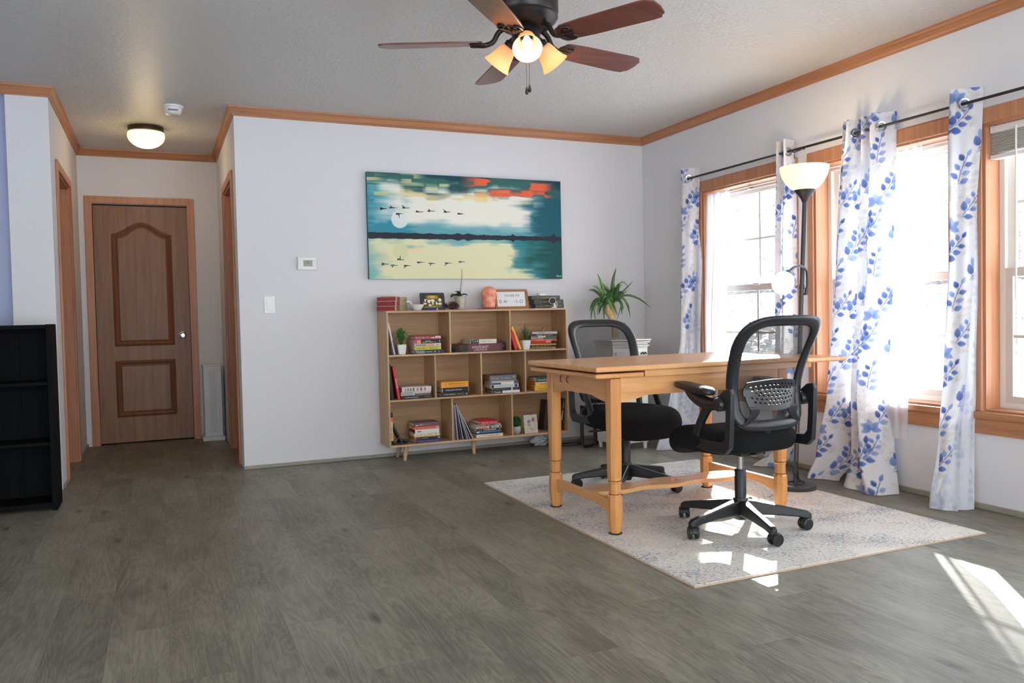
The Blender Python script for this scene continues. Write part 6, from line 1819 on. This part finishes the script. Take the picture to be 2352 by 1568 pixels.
for k in range(5):
    an = .205 + k * 2 * PI / 5
    Rz = Matrix.Rotation(an, 4, 'Z'); Mb = Rz @ Matrix.Translation((0, 0, -.285)) @ Matrix.Rotation(math.radians(-11), 4, 'X')
    out = [(.185, -.045), (.20, -.056), (.30, -.064), (.56, -.070), (.598, -.066), (.606, -.052), (.619, -.044), (.626, 0), (.619, .044), (.606, .052), (.598, .066), (.56, .070), (.30, .064), (.20, .056), (.185, .045)]
    mb = MB(); mb.prism(out, -.0035, .0035, Mb); bl_ = mb.build('blade', M_blade, fan, bevel=.001)
    # iron
    mb = MB()
    mb.tube([Rz @ Vector(p) for p in smooth_path([(.085, 0, -.222), (.115, 0, -.240), (.14, 0, -.280), (.175, 0, -.293), (.20, 0, -.292)], 5)], [.011] * 21, 10)
    mb.build('blade_iron', M_bronze, fan, smooth=True)
    mb = MB()
    mb.prism([(.170, -.030), (.195, -.050), (.205, -.044), (.190, -.020), (.196, 0), (.190, .020), (.205, .044), (.195, .050), (.170, .030), (.160, 0)], -.010, -.0045, Mb)
    for sg in (-1, 1):
        mb.tube([Mb @ Vector(p) for p in smooth_path([(.165, sg * .02, -.007), (.180, sg * .046, -.007), (.215, sg * .050, -.007), (.235, sg * .036, -.007), (.222, sg * .022, -.007), (.208, sg * .030, -.007)], 5)], .0045, 8)
    mb.tube([Mb @ Vector((.17, 0, -.008)), Mb @ Vector((.235, 0, -.008))], .005, 8)
    mb.build('iron_scroll', M_bronze, fan, smooth=True)
M_shade = lit_shade('amber_shade', (255, 205, 145), .10, (240, 206, 164))
M_bulb = mat('bulb_lit', (255, 240, 210), .4, emit=(255, 226, 180), estr=3.5)
for k in range(3):
    an = math.radians(247 + 120 * k); d = Vector((math.cos(an), math.sin(an), 0))
    ax = (d * math.sin(math.radians(44)) - Vector((0, 0, math.cos(math.radians(44))))).normalized()
    nk = Vector((0, 0, -.262)) + d * .054
    Ms = Matrix.Translation(nk) @ ax.to_track_quat('Z', 'Y').to_matrix().to_4x4()
    mb = MB(); mb.tube([Vector((0, 0, -.260)) + d * .03, nk, nk + ax * .025], [.014, .016, .022], 14); mb.lathe([(.024, .018), (.027, .022), (.027, .045), (.024, .048)], 24, Ms, caps=False)
    mb.build('lamp_holder', M_bronze, fan, smooth=True)
    mb = MB(); mb.lathe([(.025, .036), (.033, .045), (.039, .065), (.044, .090), (.052, .115), (.062, .134), (.0595, .134), (.049, .114), (.041, .090), (.036, .066), (.030, .047), (.024, .040)], 40, Ms, caps=False)
    mb.build('bell_shade', M_shade, fan, smooth=True)
    mb = MB(); mb.lathe([(0, .045), (.012, .046), (.013, .062), (.021, .080), (.0225, .092), (.019, .106), (.010, .114), (0, .116)], 20, Ms)
    mb.build('bulb', M_bulb, fan, smooth=True)
    point('fan_bulb', Vector(FC) + nk + ax * .13, .75, (1, .78, .52), .025)
for k, (dx, dy, zb) in enumerate(((-.022, -.045, -.505), (-.006, -.040, -.493))):
    mb = MB()
    mb.tube([(dx, dy, -.286), (dx, dy, zb + .02)], .0012, 6)
    pc = mb.build('pull_chain', mat('chain_brass', (120, 110, 96), .4, .7), fan)
    mb = MB(); mb.lathe([(0, zb - .012), (.006, zb - .008), (.0075, zb), (.004, zb + .014), (.0015, zb + .022), (0, zb + .022)], 16, Matrix.Translation((dx, dy, 0))); mb.build('chain_knob', M_black, pc, smooth=True)

# ------------------------------------------------------------------ hallway ceiling light and smoke alarm
hl = thing('flush_ceiling_light', 'lit frosted dome light with brown rim on the hallway ceiling', 'ceiling light', (-.035, 6.545, H))
mb = MB(); mb.lathe([(0, 0), (.118, 0), (.122, -.006), (.120, -.034), (.108, -.042), (0, -.042)], 44); mb.build('rim', mat('rim_brown', (70, 52, 40), .4, .5), hl, smooth=True)
mb = MB(); mb.lathe([(.112, -.040)] + [(.127 * math.cos(q), -.064 - .090 * math.sin(q)) for q in [-.25 + i * (PI / 2 + .25) / 14 for i in range(15)]], 44, caps=False)
mb.build('glass_dome', mat('dome_lit', (255, 235, 190), .4, emit=(255, 226, 150), estr=1.6), hl, smooth=True)
point('hall_bulb', (-.035, 6.545, H - .19), 3.0, (1, .74, .45), .08)
sa = thing('smoke_alarm', 'round white smoke alarm on the ceiling near the hallway light', 'smoke alarm', (.136, 5.86, H))
mb = MB(); mb.lathe([(0, 0), (.066, 0), (.066, -.010), (.060, -.016), (0, -.016)], 40); mb.build('mount', M_white, sa, smooth=True)
mb = MB(); mb.lathe([(.056, -.016), (.056, -.030), (.050, -.048), (.040, -.056), (0, -.058)], 40); mb.build('body', M_white, sa, smooth=True)
mb = MB(); mb.box(-.03, -.0565, -.040, .03, -.050, -.030); mb.build('sounder_slot', mat('grey_slot', (120, 122, 128), .5), sa)

# ------------------------------------------------------------------ black cube shelf at the left
bs = thing('black_shelf_unit', 'black open shelf unit standing against the wall left of the hallway', 'shelf unit', (-.93, 5.13, 0))
M_bk = mat('black_laminate', (10, 11, 13), .7, bump=.05, spec=.12)
X0, X1, YF, YK, ZT = -1.36, -.532, 5.014, 5.245, 1.012
def bb_(name, x0, y0, z0, x1, y1, z1):
    mb = MB(); mb.box(x0, y0, z0, x1, y1, z1); return mb.build(name, M_bk, bs, world=True, bevel=.0015)
bb_('side_panel', X1 - .026, YF, 0.001, X1, YK, ZT); bb_('side_panel', X0, YF, 0.001, X0 + .026, YK, ZT)
bb_('top_board', X0 + .026, YF, ZT - .024, X1 - .026, YK, ZT - .002); bb_('bottom_board', X0 + .026, YF, .022, X1 - .026, YK, .044)
for z in (.355, .682): bb_('shelf', X0 + .026, YF + .002, z, X1 - .026, YK, z + .018)
bb_('divider', -.955, YF + .002, .044, -.937, YK, .355); bb_('divider', -.955, YF + .002, .373, -.937, YK, .682); bb_('divider', -.955, YF + .002, .70, -.937, YK, ZT - .024)
bb_('back_panel', X0 + .026, YK - .006, .044, X1 - .026, YK, ZT - .024)
bb_('back_batten', -.735, YK - .012, .044, -.715, YK - .006, ZT - .024)

# ------------------------------------------------------------------ white cabinet in the hall
hc = thing('narrow_cabinet', 'narrow white cabinet with panelled door beside the hallway door', 'cabinet', (.40, 7.38, 0))
M_cab = mat('cabinet_white', (226, 230, 234), .5)
def cb_(name, *b, m=M_cab, bev=.002, par=None):
    mb = MB(); mb.box(*b); return mb.build(name, m, par or hc, world=True, bevel=bev)
cb_('body', .335, 7.285, .036, .478, 7.455, .632); cb_('top', .328, 7.272, .632, .484, 7.455, .642); cb_('plinth', .318, 7.262, .001, .492, 7.455, .036)
dr = cb_('door', .338, 7.272, .042, .474, 7.285, .628)
for (x0, z0, x1, z1) in ((.338, .042, .372, .628), (.440, .042, .474, .628), (.372, .598, .440, .628), (.372, .042, .440, .072)): cb_('door_stile', x0, 7.268, z0, x1, 7.272, z1, par=dr, bev=.001)
for x in (.384, .395, .406, .417, .428): 
    mb = MB(); mb.box(x, 7.2712, .072, x + .0018, 7.2722, .598); mb.build('groove', mat('groove_grey', (150, 154, 160), .7), dr, world=True)
mb = MB(); mb.lathe([(0, 0), (.005, 0), (.005, .008), (.009, .012), (.008, .018), (0, .020)], 16, Matrix.Translation((.349, 7.268, .335)) @ Matrix.Rotation(PI / 2, 4, 'X')); mb.build('knob', M_cab, dr, world=True, smooth=True)

# ------------------------------------------------------------------ white side cabinet, tall spiky plant and black stand in the corner
wc = thing('side_cabinet', 'white low cabinet with ridged top edge in the back right corner', 'cabinet', (3.155, 5.20, 0))
M_wc = mat('old_white', (218, 216, 210), .55, var=.05)
mb = MB(); mb.box(3.01, 5.08, .05, 3.305, 5.33, .745); mb.build('body', M_wc, wc, world=True, bevel=.003)
for z, e in ((.745, .004), (.757, .012), (.771, .004), (.784, .016), (.800, .022)):
    mb = MB(); mb.box(3.01 - e, 5.08 - e, z, 3.305 + e, 5.33, z + .0115); mb.build('moulding', M_wc, wc, world=True, bevel=.004)
for x in (3.03, 3.285):
    for y in (5.10, 5.31):
        mb = MB(); mb.tube([(x, y, 0.001), (x, y, .05)], [.012, .017], 12); mb.build('foot', M_wc, wc, world=True)
mb = MB(); mb.box(3.035, 5.072, .60, 3.28, 5.08, .72); dwr = mb.build('drawer', M_wc, wc, world=True, bevel=.003)
mb = MB(); mb.tube(smooth_path([(3.24, 5.066, .70), (3.252, 5.062, .715), (3.264, 5.062, .70), (3.276, 5.062, .715), (3.288, 5.066, .70)], 5), .004, 8); mb.build('scroll_pull', M_bronze, dwr, world=True, smooth=True)
yu = thing('yucca_plant', 'tall spiky-leaved plant with bare yellowish trunk behind the far office chair', 'potted plant', (3.25, 5.50, 0))
mb = MB(); mb.lathe([(0, 0), (.11, 0), (.115, .01), (.145, .28), (.155, .285), (.155, .31), (.140, .31), (.135, .28), (0, .275)], 36); mb.build('pot', mat('pot_terracotta', (120, 84, 66), .7), yu, smooth=True)
M_trunk = mat('trunk_yellow', (196, 168, 120), .8, bump=.5, bscale=40, var=.2, vscale=25)
def yl(p): return Vector(p) - Vector((3.25, 5.50, 0))
mb = MB(); mb.tube([yl(p) for p in smooth_path([(3.30, 5.50, .27), (3.29, 5.48, .60), (3.255, 5.46, .88), (3.225, 5.45, .96), (3.195, 5.45, 1.02), (3.17, 5.45, 1.07)], 4)], [.026 + .004 * math.sin(i * 1.3) for i in range(21)], 12); mb.build('trunk', M_trunk, yu, smooth=True)
mb = MB(); mb.tube([yl(p) for p in smooth_path([(3.225, 5.45, .96), (3.245, 5.45, 1.02), (3.235, 5.45, 1.08)], 4)], [.018] * 9, 10); mb.build('side_shoot', M_trunk, yu, smooth=True)
M_yu = [mat('yucca_dark', (66, 104, 60), .4, var=.25, vscale=14), mat('yucca_light', (104, 146, 74), .4, var=.25, vscale=14)]
def blade_leaf(b, c, t, w, k):
    mb = MB(); n = 14; rows = []
    b, c, t = yl(b), yl(c), yl(t)
    view = Vector((-.5, -.86, 0))
    for i in range(n + 1):
        f = i / n; p = b * (1 - f) ** 2 + c * 2 * f * (1 - f) + t * f * f
        tg = ((c - b) * (1 - f) + (t - c) * f).normalized(); sd = tg.cross(view).normalized()
        ww = w * (math.sin(PI * (.16 + .84 * f)) ** .7) if f < .999 else .0004
        rows.append([p - sd * ww + view * -ww * .3, p, p + sd * ww + view * -ww * .3])
    mb.grid(rows); mb.build('leaf', M_yu[k], yu, smooth=True, solid=.0012, recalc=False)
c0 = (3.175, 5.45, 1.08); c1 = (3.238, 5.45, 1.09)
LV = [(c1, (3.205, 5.43, 1.22), (3.262, 5.43, 1.356), .016, 0), (c0, (3.16, 5.45, 1.20), (3.105, 5.45, 1.316), .014, 1), (c0, (3.13, 5.43, 1.22), (3.04, 5.42, 1.213), .014, 1), (c1, (3.27, 5.42, 1.14), (3.396, 5.40, 1.252), .009, 0),
      (c1, (3.31, 5.45, 1.345), (3.388, 5.45, 1.185), .007, 1), (c1, (3.27, 5.42, 1.13), (3.345, 5.40, 1.182), .009, 0), (c1, (3.34, 5.40, 1.215), (3.525, 5.36, 1.040), .010, 0), (c1, (3.34, 5.42, 1.20), (3.362, 5.40, .965), .011, 0),
      (c0, (3.06, 5.44, 1.20), (3.022, 5.42, .945), .014, 0), (c0, (3.09, 5.42, 1.10), (3.06, 5.38, .99), .010, 1), (c0, (3.04, 5.47, 1.14), (3.10, 5.47, .93), .010, 1), (c0, (3.12, 5.40, 1.12), (3.112, 5.37, .945), .012, 0),
      (c1, (3.33, 5.46, 1.16), (3.322, 5.46, .99), .013, 0), (c1, (3.36, 5.44, 1.14), (3.25, 5.42, .955), .008, 1), (c0, (3.175, 5.38, 1.17), (3.185, 5.35, 1.20), .022, 0), (c1, (3.24, 5.38, 1.20), (3.235, 5.35, 1.235), .022, 0),
      (c0, (3.15, 5.40, 1.14), (3.15, 5.36, 1.17), .02, 0), (c1, (3.28, 5.48, 1.22), (3.262, 5.50, 1.27), .012, 1), (c0, (3.12, 5.52, 1.18), (3.09, 5.56, 1.02), .012, 0), (c1, (3.30, 5.52, 1.20), (3.33, 5.58, 1.08), .012, 0),
      (c1, (3.20, 5.52, 1.24), (3.19, 5.56, 1.25), .012, 1), (c0, (3.14, 5.36, 1.16), (3.13, 5.30, 1.02), .012, 1), (c1, (3.27, 5.36, 1.18), (3.29, 5.29, 1.04), .012, 1), (c0, (3.06, 5.42, 1.16), (3.08, 5.36, 1.04), .011, 0)]
rs_ = random.Random(8)
for k in range(26):
    b_ = c0 if k % 2 else c1; an = k * 2.4; rr = rs_.uniform(.07, .15); up = rs_.uniform(-.10, .14)
    t_p = (b_[0] + rr * math.cos(an), b_[1] + rr * .9 * math.sin(an), b_[2] + up); m_p = (b_[0] + rr * .55 * math.cos(an), b_[1] + rr * .5 * math.sin(an), b_[2] + .09 + .4 * up)
    LV.append((b_, m_p, t_p, rs_.uniform(.010, .016), k % 3 == 0))
for b_, c_, t_p, w_, k_ in LV: blade_leaf(b_, c_, t_p, w_ * .82, int(k_))
st = thing('black_stand', 'black metal stand with flat feet on the floor behind the far office chair', 'stand', (2.96, 5.36, 0))
for x, y in ((2.93, 5.42), (3.02, 5.38)):
    mb = MB(); mb.tube([(x, y, .012), (x, y, .30)], .013, 10); mb.build('upright', M_black, st, world=True, smooth=True)
mb = MB(); mb.tube([(3.08, 5.46, .012), (3.0, 5.38, .012), (2.925, 5.335, .010)], .010, 8); mb.tube([(2.90, 5.33, .010), (2.935, 5.345, .010)], .014, 8); mb.build('foot_bar', M_black, st, world=True)
mb = MB(); mb.box(2.92, 5.37, .29, 3.04, 5.43, .31); mb.build('cross_plate', M_black, st, world=True)
cr = MB(); pts = [(.085 * math.cos(a) , .060 * math.sin(a), .006 + .002 * math.sin(3 * a)) for a in [2 * PI * i / 40 for i in range(41)]] + [(.10, .02, .005), (.12, .05, .005)]
cr.tube(pts, .0045, 8)
o = cr.build('cable_coil', M_black, smooth=True); o.location = (2.885, 5.52, 0); tag(o, 'loop of black cable on the floor beside the bookcase end', 'cable')
